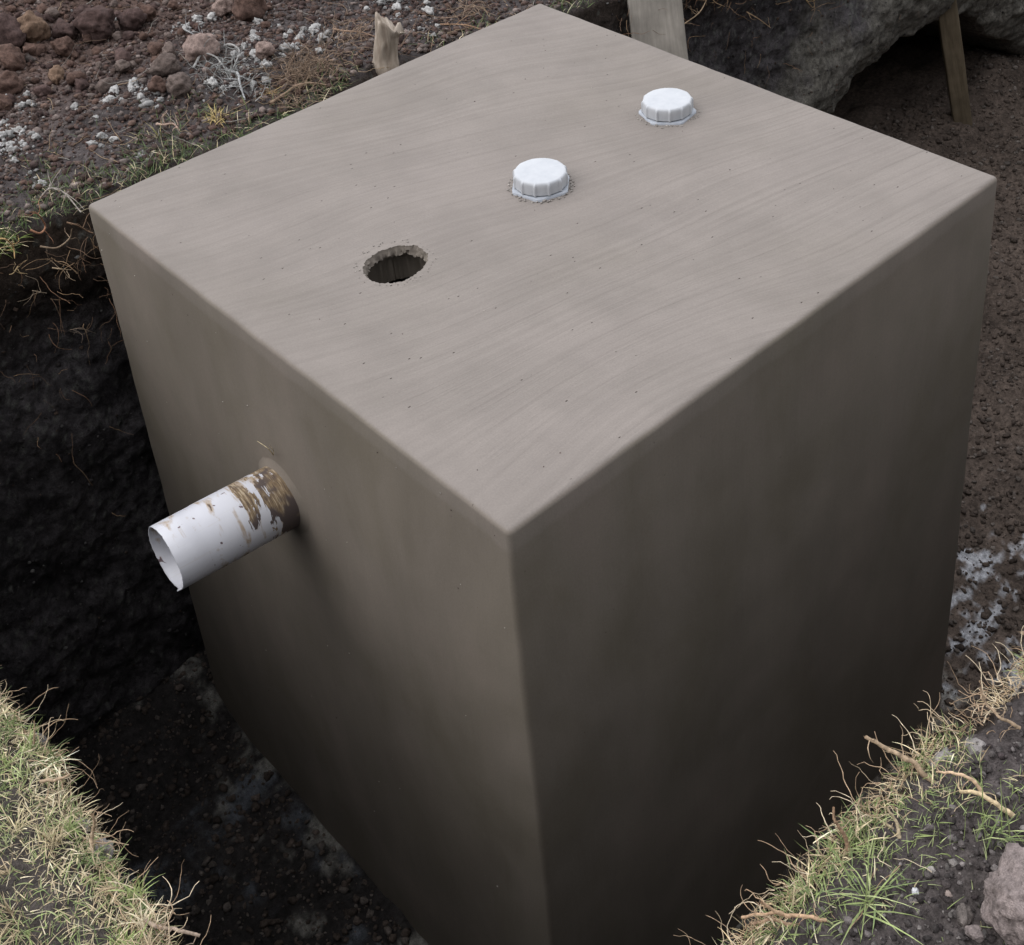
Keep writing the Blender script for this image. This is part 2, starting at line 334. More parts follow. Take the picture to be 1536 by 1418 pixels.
    pcol = np.array([0.135, 0.125, 0.108]) * (1 + 0.5 * n2 + 0.3 * n3 + .3 * n1); W = W * (1 - 0.9 * pale) + pcol * 0.9 * pale
    C = np.where(isw[:, None], W, C)
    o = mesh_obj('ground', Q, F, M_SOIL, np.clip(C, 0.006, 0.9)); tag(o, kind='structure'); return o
GROUND = build_ground()
def build_floor():
    xs = np.concatenate([np.arange(-1.1, 3.2, 0.0125), np.arange(3.2, 6.2, 0.02)]); ys = np.arange(-1.0, 3.1, 0.0125)
    X, Y = np.meshgrid(xs, ys); Z = floor_height(X, Y); V = np.stack([X, Y, Z], -1)
    n, m = X.shape; idx = np.arange(n * m).reshape(n, m)
    F = np.stack([idx[:-1, :-1], idx[:-1, 1:], idx[1:, 1:], idx[1:, :-1]], -1).reshape(-1, 4)
    Q = V.reshape(-1, 3); x, y, z = Q.T
    n1 = fbm(Q, 3, 3)[:, None]; n2 = fbm(Q, 16, 3, 0.6)[:, None]; n3 = fbm(Q, 45, 2)[:, None]
    C = np.array([0.082, 0.063, 0.052]) * (1 + 0.5 * n1 + 0.55 * n2)
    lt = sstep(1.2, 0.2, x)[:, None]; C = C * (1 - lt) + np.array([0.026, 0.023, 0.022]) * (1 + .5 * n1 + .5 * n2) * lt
    # spilt lime wash on the floor near the right foot of the tank
    P0 = onplane(1480, 900, 2, -1.93); r = np.hypot((x - P0[0]) * 0.75, (y - P0[1]) * 1.0)[:, None]
    lm = sstep(0.10, 0.30, fbm(Q * np.array([1, 2.2, 1]), 6, 4, 0.65, off=11)[:, None] + 0.35 * n2 - sstep(0.20, 0.75, r) * 0.9 + 0.10)
    C = C * (1 - 0.8 * lm) + np.array([0.42, 0.43, 0.46]) * 0.8 * lm
    bl = sstep(0.05, 0.30, fbm(Q, 3.5, 4, .6, off=51)[:, None]) * (x < -.1)[:, None] * (y < 1.3)[:, None]; C = C * (1 - .5 * bl) + np.array([0.15, 0.165, 0.19]) * .5 * bl
    d = np.minimum(np.abs(x + 0.07), np.abs(y + 0.07))[:, None]     # cement droppings along the foot of the tank
    cm = sstep(0.05, 0.35, fbm(Q, 7, 3, 0.6, off=31)[:, None] + 0.2 * n3 - d * 1.3 + 0.12) * (x < 1.7)[:, None]
    C = C * (1 - 0.75 * cm) + np.array([0.20, 0.19, 0.17]) * 0.75 * cm
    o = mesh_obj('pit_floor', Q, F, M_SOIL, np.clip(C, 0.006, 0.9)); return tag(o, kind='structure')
build_floor()
# ------------------------------------------------------------------ lumps (clods, stones, crumbs)
def ico(level):
    bm = bmesh.new(); bmesh.ops.create_icosphere(bm, subdivisions=level, radius=1.0)
    V = np.array([v.co[:] for v in bm.verts]); F = np.array([[v.index for v in f.verts] for f in bm.faces]); bm.free(); return V, F
ICO = {k: ico(k) for k in (1, 2, 3, 4, 5)}
def rotmat(a, b, c):
    ca, sa, cb, sb, cc, sc = math.cos(a), math.sin(a), math.cos(b), math.sin(b), math.cos(c), math.sin(c)
    return np.array([[ca, -sa, 0], [sa, ca, 0], [0, 0, 1]]) @ np.array([[cb, 0, sb], [0, 1, 0], [-sb, 0, cb]]) @ np.array([[1, 0, 0], [0, cc, -sc], [0, sc, cc]])
def lump_verts(level, seed, r, flat=0.8, rough=0.3, planes=7):
    V, F = ICO[level]; g = np.random.default_rng(seed); D = V.copy()
    rad = np.ones(len(V))
    for _ in range(planes):                      # chipped faces
        n = g.normal(size=3); n /= np.linalg.norm(n); h = g.uniform(0.62, 0.95); dd = V @ n
        rad = np.minimum(rad, np.where(dd > 0.05, h / np.maximum(dd, 0.05), 9))
    rad = rad * (1 + rough * fbm(V, 1.6, 2, off=seed * 1.37 % 50) + rough * 0.5 * fbm(V, 5, 3, 0.6, off=seed * 2.1 % 70))
    D = V * rad[:, None] * np.array([g.uniform(0.85, 1.25), g.uniform(0.75, 1.05), flat])
    return (D @ rotmat(g.uniform(0, 6.28), g.uniform(-.4, .4), g.uniform(-.4, .4)).T) * r, F
def stone(name, x, y, z, r, col, mat, label, cat, group=None, level=4, seed=None, flat=0.8, rough=0.3, sink=0.35):
    seed = seed if seed is not None else random.randrange(9999)
    V, F = lump_verts(level, seed, r, flat, rough)
    zmin = V[:, 2].min(); V = V - np.array([0, 0, zmin])
    n = fbm(V / r, 1.5, 3, off=seed % 37)[:, None]
    C = np.clip(np.array(col) * (1 + 0.35 * n), 0.01, 0.9)
    o = mesh_obj(name, V, F, mat, C); o.location = (float(x), float(y), float(z - sink * r)); return tag(o, label, cat, group)
def crumbs(name, P, R, Cc, mat, level=1, label=None):
    V0, F0 = ICO[level]; n = len(P); nv = len(V0)
    g = np.random.default_rng(len(P)); J = 1 + 0.28 * g.normal(size=(n, nv, 1)).clip(-1.5, 1.5) * (1.0 if level == 1 else .5)
    A = g.uniform(0, 6.28, n); sc = g.uniform(.65, 1.25, (n, 1, 3))
    W = V0[None] * J * sc; ca, sa = np.cos(A)[:, None], np.sin(A)[:, None]
    W = np.stack([W[..., 0] * ca - W[..., 1] * sa, W[..., 0] * sa + W[..., 1] * ca, W[..., 2] * .8], -1) * R[:, None, None] + P[:, None]
    F = (F0[None] + (np.arange(n) * nv)[:, None, None]).reshape(-1, 3)
    o = mesh_obj(name, W.reshape(-1, 3), F, mat, np.repeat(Cc, nv, 0)); return tag(o, label, None, None, 'stuff')
def gz(x, y): return float(g_height(np.array([x], float), np.array([y], float))[0])
def on_ground(px, py):                     # where the photo's point meets the bank's surface
    z = 0.0
    for _ in range(8): p = onplane(px, py, 2, z); z = gz(p[0], p[1])
    return p
def px_len(P): return FPX / (-(RM.T @ (np.asarray(P) - CAM))[2])
BR = (0.115, 0.072, 0.058); DB = (0.080, 0.052, 0.047); OR = (0.175, 0.115, 0.08); PK = (0.27, 0.20, 0.175); GB = (0.13, 0.10, 0.088)
named = [(52, 46, 25, OR, 'orange brown clod, the brightest of the heap near the top left corner'),
 (14, 52, 30, DB, 'large dark clod cut by the left edge beside the orange brown clod'),
 (152, 42, 26, DB, 'tall purplish brown clod right of the two small dark clods at the top left'),
 (204, 36, 19, DB, 'dark angular clod below the top edge between purplish clod and white lumps'),
 (100, 46, 17, DB, 'squat dark clod directly right of the orange brown clod'),
 (24, 92, 21, BR, 'brown clod below the orange brown clod near the left edge'),
 (12, 130, 23, BR, 'reddish clod at the left edge beside the loose soil slope'),
 (88, 116, 13, OR, 'small tan red clod lying alone on the loose reddish soil'),
 (98, 73, 16, BR, 'rounded brown clod under the squat dark clod'),
 (250, 101, 18, GB, 'upright grey brown stone left of the pointed pinkish stone'),
 (238, 131, 15, BR, 'dark red clod beside the white lumps in the middle of the bank'),
 (275, 131, 19, GB, 'flat brown stone right of the dark red clod'),
 (306, 73, 24, PK, 'pointed pinkish grey stone among the pale roots'),
 (337, 14, 14, PK, 'small pale pink stone at the top edge above the pointed stone'),
 (376, 12, 27, BR, 'big rounded brown stone at the top edge behind the white lumps'),
 (397, 77, 14, PK, 'rounded pink stone between the white lumps and the stump'),
 (188, 103, 11, GB, 'small grey round stone on the loose soil slope'),
 (8, 157, 14, BR, 'lowest brown clod against the left edge of the photo'),
 (224, 22, 13, BR, 'small rust brown clod at the right of the dark angular clod'),
 (128, 22, 14, DB, 'small dark clod at the top edge left of the purplish one')]
for px, py, r, c, lab in named:
    p = on_ground(px, py + r * 0.55); stone('soil_clod', p[0], p[1], p[2], r * 1.12 / px_len(p), c, M_ROCK, lab, 'clod', 'clods of the spoil heap', 4, None, 0.85, 0.34, 0.25)
LB = 'small reddish brown clod loose in the soil of the upper left bank'
k = 0
while k < 190:
    px, py = random.uniform(-60, 420), random.uniform(-60, 165)
    if py > 165 - 0.36 * px + random.uniform(-10, 35): continue
    p = on_ground(px, py); r = random.choice([0.008, 0.010, 0.013, 0.018, 0.025]) * random.uniform(.8, 1.25)
    c = random.choice([BR, DB, BR, GB, DB]); f = random.uniform(.8, 1.2)
    stone('soil_clod', p[0], p[1], p[2], r, tuple(f * q for q in c), M_ROCK, LB, 'clod', 'small brown clods', 3, None, .85, .34, .3); k += 1
WH = (0.42, 0.41, 0.40)
clusters = [(392, 28, 16, 12), (455, 55, 22, 12), (378, 62, 18, 10), (362, 90, 14, 8), (435, 75, 16, 8), (395, 92, 12, 5), (322, 128, 20, 10), (275, 42, 12, 6), (300, 40, 8, 3),
            (212, 135, 16, 10), (168, 148, 12, 7), (225, 152, 14, 6), (40, 158, 12, 8), (22, 200, 28, 22), (15, 222, 18, 10), (52, 270, 12, 4), (75, 282, 8, 2), (480, 48, 14, 8),
            (600, 8, 26, 14), (640, 50, 12, 5), (645, 22, 10, 4), (575, 2, 14, 5), (160, 215, 25, 5), (130, 170, 14, 4), (215, 228, 14, 3), (105, 24, 6, 2), (178, 30, 4, 1), (390, 135, 18, 5), (505, 60, 12, 4), (330, 20, 20, 4)]
LW = 'small white crumbly lump of pumice or lime on the upper left bank soil'
for cx, cy, sp, n in clusters:
    for _ in range(n):
        px, py = random.gauss(cx, sp * .7), random.gauss(cy, sp * .5); p = on_ground(px, py)
        if p[1] < Y1 + 0.06: continue
        r = random.choice([2.5, 3, 3.5, 4.5, 6, 7.5]) * random.uniform(.8, 1.2) / px_len(p); f = random.uniform(.65, 1.15)
        stone('white_lump', p[0], p[1], p[2], r, tuple(f * q for q in WH), M_PUMICE, LW, 'lump', 'white crumbly lumps on the bank', 3, None, .8, .85, .3)
cxy = np.array([(random.gauss(cx, sp * .9), random.gauss(cy, sp * .6)) for cx, cy, sp, n in clusters for _ in range(n * 9)])
dd_ = np.stack([(cxy[:, 0] - PCX) / FPX, -(cxy[:, 1] - PCY) / FPX, -np.ones(len(cxy))], 1) @ RM.T; zz = np.zeros(len(cxy))
for _ in range(8): A_ = CAM + ((zz - CAM[2]) / dd_[:, 2])[:, None] * dd_; zz = g_height(A_[:, 0], A_[:, 1])
A_ = A_[A_[:, 1] > Y1 + .05]; Rr = 0.0013 * 4 ** (rng.random(len(A_)) ** 1.6)
o = crumbs('lime_crumbs', A_, Rr, np.array(WH) * rng.uniform(.4, 1.05, (len(A_), 1)), M_PUMICE, 1, 'fine white crumbs strewn between the white lumps on the bank'); o['category'] = 'lime'
# foreground stones
fg = [(1522, 1345, 62, (0.23, 0.19, 0.18), 'large rough grey pink rock at the bottom right corner', 0.95, 5),
      (1445, 1372, 15, (0.14, 0.12, 0.11), 'round dark grey pebble left of the big corner rock', .8, 4),
      (1373, 1336, 7, (0.62, 0.62, 0.64), 'tiny bright white stone chip in the grass of the right bank', .6, 3),
      (1422, 1340, 7, (0.36, 0.29, 0.26), 'small pinkish pebble between white chip and corner rock', .7, 3),
      (1397, 1305, 7, (0.36, 0.33, 0.31), 'small pale pebble in the grass above the white chip', .7, 3),
      (1462, 1398, 12, (0.24, 0.20, 0.19), 'brown grey pebble at the bottom edge beside the corner rock', .8, 3),
      (1488, 1380, 9, (0.22, 0.17, 0.15), 'little brown stone wedged under the corner rock', .8, 3)]
for px, py, r, c, lab, fl, lv in fg:
    p = on_ground(px, py + r * .4); stone('stone', p[0], p[1], p[2], r * 1.05 / px_len(p), c, M_ROCK, lab, 'stone', None, lv, None, fl, .3, .3)
rimst = [(1342, 1278, 17, 'pale lump at the pit edge below the lowest grass fringe on the right'), (1414, 1168, 20, 'pale knobbly lump under the long root on the right pit edge'), (1456, 1150, 19, 'pale cracked lump in the right pit edge right of the long root'),
         (1388, 1212, 13, 'narrow pale lump in the right pit edge below the long root'), (1532, 1118, 14, 'pale lump at the right edge of the photo on the pit rim'),
         (152, 1278, 18, 'pale grey lump sticking out of the left grass edge'), (70, 1100, 13, 'dark grey lump at the tip of the left grass bank'), (118, 1240, 14, 'pale earthy lump inside the left grass edge')]
for px, py, r, lab in rimst:
    p = onplane(px, py, 2, -0.045); f = 0.45 if 'dark' in lab else 1
    if p[0] < -.4: p[0] = min(p[0], rimx(p[1:2])[0] + .004)
    else: p[1] = min(p[1], rimy(p[:1])[0] + .008); p[2] += .028; r *= 1.15
    stone('earth_lump', p[0], p[1], p[2] - .01, r * 1.1 / px_len(p), (0.30 * f, 0.275 * f, 0.265 * f), M_PUMICE, lab, 'lump', None, 4, None, .85, .5, .5)
def crumb_field(name, n, xr, yr, test, rr, cols, zf, mat=M_ROCK, level=1, label=None):
    x = rng.uniform(*xr, n); y = rng.uniform(*yr, n); keep = test(x, y); x, y = x[keep], y[keep]
    r = rr[0] * (rr[1] / rr[0]) ** (rng.random(len(x)) ** 2.0)
    z = zf(x, y) + r * 0.2; ci = rng.integers(0, len(cols), len(x)); C = np.array(cols)[ci] * rng.uniform(.6, 1.3, (len(x), 1))
    return crumbs(name, np.stack([x, y, z], -1), r, C, mat, level, label)
o = crumb_field('soil_crumbs', 100000, (-1.8, 2.8), (1.72, 4.0), lambda x, y: (rng.random(len(x)) < np.where(y - .25 * x > 2.0, 1, .8)), (0.0022, 0.013), [BR, DB, DB, (0.07, .05, .046), (0.13, .085, .068), (0.10, .07, .06), (.09, .06, .05), (.20, .16, .145), (.14, .115, .105)], g_height, label='loose brown crumbs of soil on the upper left bank')
o['category'] = 'soil'
o = crumb_field('soil_crumbs', 34000, (-0.45, 1.4), (-1.6, -0.73), lambda x, y: rng.random(len(x)) < np.where(y < -0.76, 1, .3), (0.0010, 0.0062), [(0.07, .06, .06), (0.09, .078, .075), (0.17, .15, .145), (.05, .04, .04), (.06, .05, .048), (.08, .07, .067), (.06, .052, .05), (.20, .18, .17)], g_height, label='dark gravelly crumbs between the grass of the right bank')
o['category'] = 'soil'
inpit = lambda x, y: ~((x > -.1) & (x < 1.55) & (y > -.1) & (y < 1.58))
o = crumb_field('floor_crumbs', 40000, (-0.7, 5.6), (-0.62, 1.9), inpit, (0.003, 0.015), [(0.082, .063, .052), (0.07, .054, .045), (0.10, .078, .066), (0.082, .063, .052), (0.13, .11, .097)], floor_height, label='loose crumbs of earth on the pit floor')
o['category'] = 'soil'
me_ = GROUND.data; gv = np.empty(len(me_.vertices) * 3, np.float32); me_.vertices.foreach_get('co', gv); gv = gv.reshape(-1, 3)
wl = gv[(gv[:, 2] < -0.22) & (gv[:, 2] > -2.0) & (gv[:, 1] > 1.2) & (gv[:, 0] < 5.2)]; wl = wl[rng.integers(0, len(wl), 9000)].astype(float); Rr = 0.0018 * 5.0 ** (rng.random(len(wl)) ** 3)
wc = np.array([(.05, .045, .045), (.035, .03, .03), (.12, .115, .11), (.07, .05, .04), (.06, .055, .055), (.04, .035, .035)])[rng.integers(0, 6, len(wl))] * rng.uniform(.6, 1.5, (len(wl), 1))
o = crumbs('wall_grit', wl, Rr, wc, M_ROCK, 1, 'grit and pale specks set in the dark soil of the pit wall'); o['category'] = 'grit'
# ------------------------------------------------------------------ the tank
TX, TY, TH, TE = 1.4645, 1.5, 1.9546, 0.0831
def tank_surface(V):        # V on a cube 0..1 -> rounded tapered block, slightly uneven as hand plastered
    H = TH + 0.06
    P = V * np.array([TX, TY, H]); P[:, 2] -= H
    r = 0.012
    lo = np.array([r, r, -H + r]); hi = np.array([TX - r, TY - r, -r])
    Q = np.clip(P, lo, hi); D = P - Q; L = np.linalg.norm(D, axis=1); m = L > 1e-9
    P[m] = Q[m] + D[m] / L[m][:, None] * r
    t = -P[:, 2:3] / TH; cx = np.array([TX / 2, TY / 2])
    P[:, :2] = cx + (P[:, :2] - cx) * (1 + 2 * TE * t / np.array([TX, TY]))
    n = np.stack([fbm(P, 1.6, 2, off=3), fbm(P, 1.6, 2, off=13), fbm(P, 1.3, 2, off=23)], -1)
    n2 = np.stack([fbm(P, 10, 2, off=33), fbm(P, 10, 2, off=43), fbm(P, 10, 2, off=53)], -1)
    return P + n * 0.0030 + n2 * 0.0016
def box_grid(nx, ny, nz, r=0.012):
    def axis(n, L):
        a = np.linspace(0, 1, n); e = np.array([0, .25, .5, .75, 1]) * r / L; return np.unique(np.concatenate([e, 1 - e, r / L + (1 - 2 * r / L) * a]).round(7))
    ax = [axis(nx, TX), axis(ny, TY), axis(nz, TH)]
    bm = bmesh.new(); cache = {}
    def vv(p):
        if p not in cache: cache[p] = bm.verts.new(p)
        return cache[p]
    for d in range(3):
        u, v = [(1, 2), (0, 2), (0, 1)][d]
        for s in (0, 1):
            A, B = ax[u], ax[v]
            for i in range(len(A) - 1):
                for j in range(len(B) - 1):
                    q = []
                    for a, b in ((i, j), (i + 1, j), (i + 1, j + 1), (i, j + 1)):
                        p = [0, 0, 0]; p[d] = float(s); p[u] = float(A[a]); p[v] = float(B[b]); q.append(vv(tuple(p)))
                    if (d == 1) ^ (s == 0): q.reverse()
                    bm.faces.new(q)
    return bm
def to_obj(name, bm, mat, smooth=True, parent=None):
    me = bpy.data.meshes.new(name); bm.normal_update(); bm.to_mesh(me); bm.free(); me.materials.append(mat)
    me.polygons.foreach_set('use_smooth', [smooth] * len(me.polygons)); o = bpy.data.objects.new(name, me); COL.objects.link(o)
    if parent: o.parent = parent
    return o
tank = bpy.data.objects.new('septic_tank', None); COL.objects.link(tank); tank.location = (TX / 2, TY / 2, -TH)
tag(tank, 'big grey cement rendered septic tank block standing in the dug pit', 'septic tank')
bm = box_grid(48, 48, 60); VV = np.array([v.co[:] for v in bm.verts]); PP = tank_surface(VV)
for v, p in zip(bm.verts, PP): v.co = p
bmesh.ops.recalc_face_normals(bm, faces=bm.faces)
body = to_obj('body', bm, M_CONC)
HX, HY = 0.347, 0.753
def cutter_hole():
    bm = bmesh.new(); rings = []; n = 140; g = random.Random(5)
    hp = [(0.293, 0.791), (0.334, 0.812), (0.374, 0.805), (0.418, 0.767), (0.409, 0.716), (0.357, 0.69), (0.314, 0.688), (0.279, 0.72), (0.275, 0.761)]
    an = np.array([math.atan2(y - HY, x - HX) for x, y in hp]); rr = np.array([math.hypot(x - HX, y - HY) for x, y in hp]); o_ = np.argsort(an); an, rr = an[o_], rr[o_]
    for z, f in ((0.03, 1.0), (-0.003, 1.0), (-0.009, 0.955), (-0.016, .95), (-0.021, .93), (-0.027, 1.02), (-0.04, 1.28), (-0.2, 1.35)):
        row = []
        for i in range(n):
            a = -math.pi + 2 * math.pi * i / n; r = np.interp(a, np.concatenate([an - 2 * np.pi, an, an + 2 * np.pi]), np.tile(rr, 3)) * f
            r *= 1 + 0.10 * float(fbm(np.array([math.cos(a) * 3, math.sin(a) * 3, z * 30]), 1.6, 4, .65)) + g.uniform(-.025, .025)
            if -.03 < z < -.01: r *= 1 + 0.16 * float(fbm(np.array([math.cos(a) * 3, math.sin(a) * 3, z * 90]), 2.0, 2))
            row.append(bm.verts.new((HX + r * math.cos(a), HY + r * math.sin(a), z)))
        rings.append(row)
    for A, B in zip(rings, rings[1:]):
        for i in range(n): bm.faces.new((A[i], A[(i + 1) % n], B[(i + 1) % n], B[i]))
    bm.faces.new(rings[0]); bm.faces.new(rings[-1][::-1]); bmesh.ops.recalc_face_normals(bm, faces=bm.faces); return to_obj('c1', bm, M_CONC)
def cutter_inner():
    bm = bmesh.new(); bmesh.ops.create_cube(bm, size=1)
    for v in bm.verts: v.co = ((v.co.x + .5) * (TX - .24) + .12, (v.co.y + .5) * (TY - .24) + .12, (v.co.z + .5) * (TH - .15 - .1) - TH + .15)
    return to_obj('c2', bm, M_CONC)
def boolean(o, c):
    m = o.modifiers.new('b', 'BOOLEAN'); m.object = c; m.operation = 'DIFFERENCE'; m.solver = 'EXACT'
    dg = bpy.context.evaluated_depsgraph_get(); dg.update(); me = bpy.data.meshes.new_from_object(o.evaluated_get(dg)); o.modifiers.clear(); o.data = me
    bpy.data.objects.remove(c, do_unlink=True)
boolean(body, cutter_inner()); boolean(body, cutter_hole())
for p in body.data.polygons: p.use_smooth = True
try: body.data.set_sharp_from_angle(angle=math.radians(50))
except Exception: pass
bpy.context.view_layer.update()
body.parent = tank; body.matrix_parent_inverse = Matrix.Translation(-tank.location)
# --- screw caps
def cap(cx, cy, rot, label, tab):
    e = bpy.data.objects.new('x', None)
    bm = bmesh.new(); n = 240; R, Hc = 0.0610, 0.033; ribs = 12; rows = []
    prof = [(1.0, 0.002, 1), (1.0, Hc * .55, 1), (1.0, Hc - .0075, 1), (.985, Hc - .0035, .7), (.95, Hc - .0005, .2), (.90, Hc, 0), (.60, Hc + .0006, 0), (.3, Hc + .001, 0)]
    for f, z, rb in prof:
        row = []
        for i in range(n):
            a = 2 * math.pi * i / n; q = (i * ribs / n) % 1.0; q = min(q, 1 - q) * 2
            bump = 0.0034 * (1 - sstep(0.10, 0.24, np.array(q))) * rb
            flat = -0.0004 * q * rb
            r = R * f + float(bump) + flat; row.append(bm.verts.new((r * math.cos(a + rot), r * math.sin(a + rot), z + 0.0005 * float(fbm(np.array([math.cos(a), math.sin(a), z * 5 + cx]), 3, 2)))))
        rows.append(row)
    for A, B in zip(rows, rows[1:]):
        for i in range(n): bm.faces.new((A[i], A[(i + 1) % n], B[(i + 1) % n], B[i]))
    bm.faces.new(rows[-1])
    c = to_obj('screw_cap', bm, M_CAP); c.location = (cx, cy, 0.006); c.rotation_euler = (random.uniform(-.03, .03), random.uniform(-.03, .03), 0)
    c.parent = tank; c.matrix_parent_inverse = Matrix.Translation(-tank.location); c['label'] = label
    # the flange plate the cap screws on
    bm = bmesh.new(); g = random.Random(int(cx * 100)); pts = []; m = 48
    for i in range(m):
        a = 2 * math.pi * i / m; hexr = 0.0640 / max(math.cos(((a + tab) % (math.pi / 3)) - math.pi / 6), .86); pts.append((hexr * (1 + g.uniform(-.012, .012)) * math.cos(a), hexr * math.sin(a)))
    A = [bm.verts.new((x, y, -0.012)) for x, y in pts]; B = [bm.verts.new((x, y, 0.0035)) for x, y in pts]; C_ = [bm.verts.new((x * .96, y * .96, 0.005)) for x, y in pts]
    for P_, Q_ in ((A, B), (B, C_)):
        for i in range(m): bm.faces.new((P_[i], P_[(i + 1) % m], Q_[(i + 1) % m], Q_[i]))
    bm.faces.new(C_)
    f = to_obj('cap_flange', bm, M_FLANGE, True); f.location = (0, 0, -0.006); f.parent = c
    return c
C1 = (0.766, 0.745); C2 = (1.207, 0.757)
cap(*C1, 0.1, 'white ribbed screw cap in the middle of the tank top', 0.3)
cap(*C2, 0.32, 'white ribbed screw cap farther right on the tank top', 0.85)
# --- inlet pipe
PB = np.array([-0.010, 0.781, -0.450]); PE = np.array([-0.305, 0.792, -0.432]); PR = 0.0755
def tube_rings(prof, n, jag=None):
    bm = bmesh.new(); rows = []
    for j, (x, r) in enumerate(prof):
        row = []
        for i in range(n):
            a = 2 * math.pi * i / n; xx = x + (jag(a) if jag and j in jag_rows else 0)
            row.append(bm.verts.new((xx, r * math.cos(a), r * math.sin(a))))
        rows.append(row)
    for A, B in zip(rows, rows[1:]):
        for i in range(n): bm.faces.new((A[i], A[(i + 1) % n], B[(i + 1) % n], B[i]))
    bmesh.ops.recalc_face_normals(bm, faces=bm.faces); return bm
pd = Vector((PE - PB).tolist()); PL = pd.length; jag_rows = (5, 6, 7)
def jag(a):
    t = (a - 1.1) % (2 * math.pi); t = min(t, 2 * math.pi - t)
    return 0.008 * math.exp(-(t / .10) ** 2) + 0.0004 * math.sin(5 * a) + 0.0003 * math.sin(23 * a)
prof = [(-.03, PR), (.10, PR), (.205, PR), (.207, PR - .0008), (PL * .8, PR - .0008), (PL - .0012, PR - .0012), (PL, PR - .0022), (PL - .001, PR - .0042), (PL * .6, PR - .0045), (-.1, PR - .0045)]
pipe = to_obj('inlet_pipe', tube_rings(prof, 96, jag), M_PIPE)
q = Vector((1, 0, 0)).rotation_difference(pd.normalized()); pipe.rotation_mode = 'QUATERNION'; pipe.rotation_quaternion = q; pipe.location = Vector(PB.tolist())
pipe.parent = tank; pipe.matrix_parent_inverse = Matrix.Translation(-tank.location)
pipe['label'] = 'white plastic pipe stub smeared with mud near the tank wall'
def collar(name, R0, R1, T):
    bm = bmesh.new(); rows = []; n = 120; ax = Vector((-1, 0, TE / TH)).normalized()
    for j in range(-2, 22):
        t = max(j, 0) / 21; row = []
        for i in range(n):
            a = 2 * math.pi * i / n; ca, sa = math.cos(a), math.sin(a)
            k_ = R0 + (R1 - R0) * t * (1 + 0.28 * float(fbm(np.array([ca, sa, 0.0]), 1.6, 2)))
            if j == -1: k_ -= .003
            if j == -2: k_ -= .006
            y, z = PB[1] + k_ * ca, PB[2] + k_ * sa
            ok, h, nn, fi = body.ray_cast(Vector((-1, y, z)), Vector((1, 0, 0)))
            hh = T * (1 - t) ** 2.4 * (1 + .15 * float(fbm(np.array([ca, sa, t]), 2.5, 2))) - 0.0035 * t
            if j < 0: hh = T + .001 - .004 * (j == -2)
            row.append(bm.verts.new(h + ax * hh))
        rows.append(row)
    for A, B in zip(rows, rows[1:]):
        for i in range(n): bm.faces.new((A[i], A[(i + 1) % n], B[(i + 1) % n], B[i]))
    bmesh.ops.recalc_face_normals(bm, faces=bm.faces)
    o = to_obj(name, bm, M_CONC); o.parent = tank; o.matrix_parent_inverse = Matrix.Translation(-tank.location); return o
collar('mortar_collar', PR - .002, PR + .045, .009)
# ------------------------------------------------------------------ timber
def board(name, base, top, wd, th, mat, label, cat, side, n=60, seed=1):
    """a rough sawn board from base to top; side = direction of its width"""
    base, top = np.array(base, float), np.array(top, float); ax = top - base; L = np.linalg.norm(ax); ax /= L
    s = np.array(side, float); s -= ax * (s @ ax); s /= np.linalg.norm(s); t = np.cross(ax, s)
    sec = []
    r = 0.004
    for (sx, st) in ((-1, -1), (1, -1), (1, 1), (-1, 1)):
        for k in range(6):
            pass
    m = 40; per = []
    hw, ht = wd / 2, th / 2
    for i in range(m):
        a = 2 * math.pi * (i + .5) / m; ca, sa = math.cos(a), math.sin(a); e = 0.16
        per.append((hw * math.copysign(abs(ca) ** e, ca), ht * math.copysign(abs(sa) ** e, sa)))
    V = []
    for j in range(n + 1):
        z = L * j / n
        for (a, b) in per:
            Q = np.array([a * 8, b * 8, z * 2 + seed]); w = 0.0035 * float(fbm(Q, 1.6, 2)); V.append((a * (1 + 0.02 * math.sin(z * 5 + seed)) + w, b + w, z))
    V = np.array(V); F = []
    for j in range(n):
        for i in range(m): F.append((j * m + i, j * m + (i + 1) % m, (j + 1) * m + (i + 1) % m, (j + 1) * m + i))
    F.append(tuple(range(m))[::-1]); F.append(tuple(n * m + i for i in range(m)))
    o = mesh_obj(name, V, F, mat)
    o.matrix_world = Matrix([[s[i], t[i], ax[i], base[i]] for i in range(3)] + [[0, 0, 0, 1]])
    return tag(o, label, cat)
a = onplane(990, 78, 1, 1.56); b = onplane(980, -12, 1, 1.63); d = (b - a) / np.linalg.norm(b - a)
tb = a - d * ((a[2] + 1.9) / d[2]); tt = a + d * 0.62
rv = np.array([0.80, -0.60, 0]) 
board('wooden_plank', tb, tt, 0.185, 0.035, M_PLANK, 'wide cement smeared plank leaning on the bank behind the tank', 'plank', rv, seed=2)
a = onplane(1444, 186, 1, 1.60); b = onplane(1418, 0, 1, 1.68); d = (b - a) / np.linalg.norm(b - a)
board('wooden_post', a - d * .05, a + d * 1.35, 0.088, 0.055, M_POST, 'slim brown timber post propping the hollowed pit wall at top right', 'post', (0.72, -0.69, 0), seed=5)
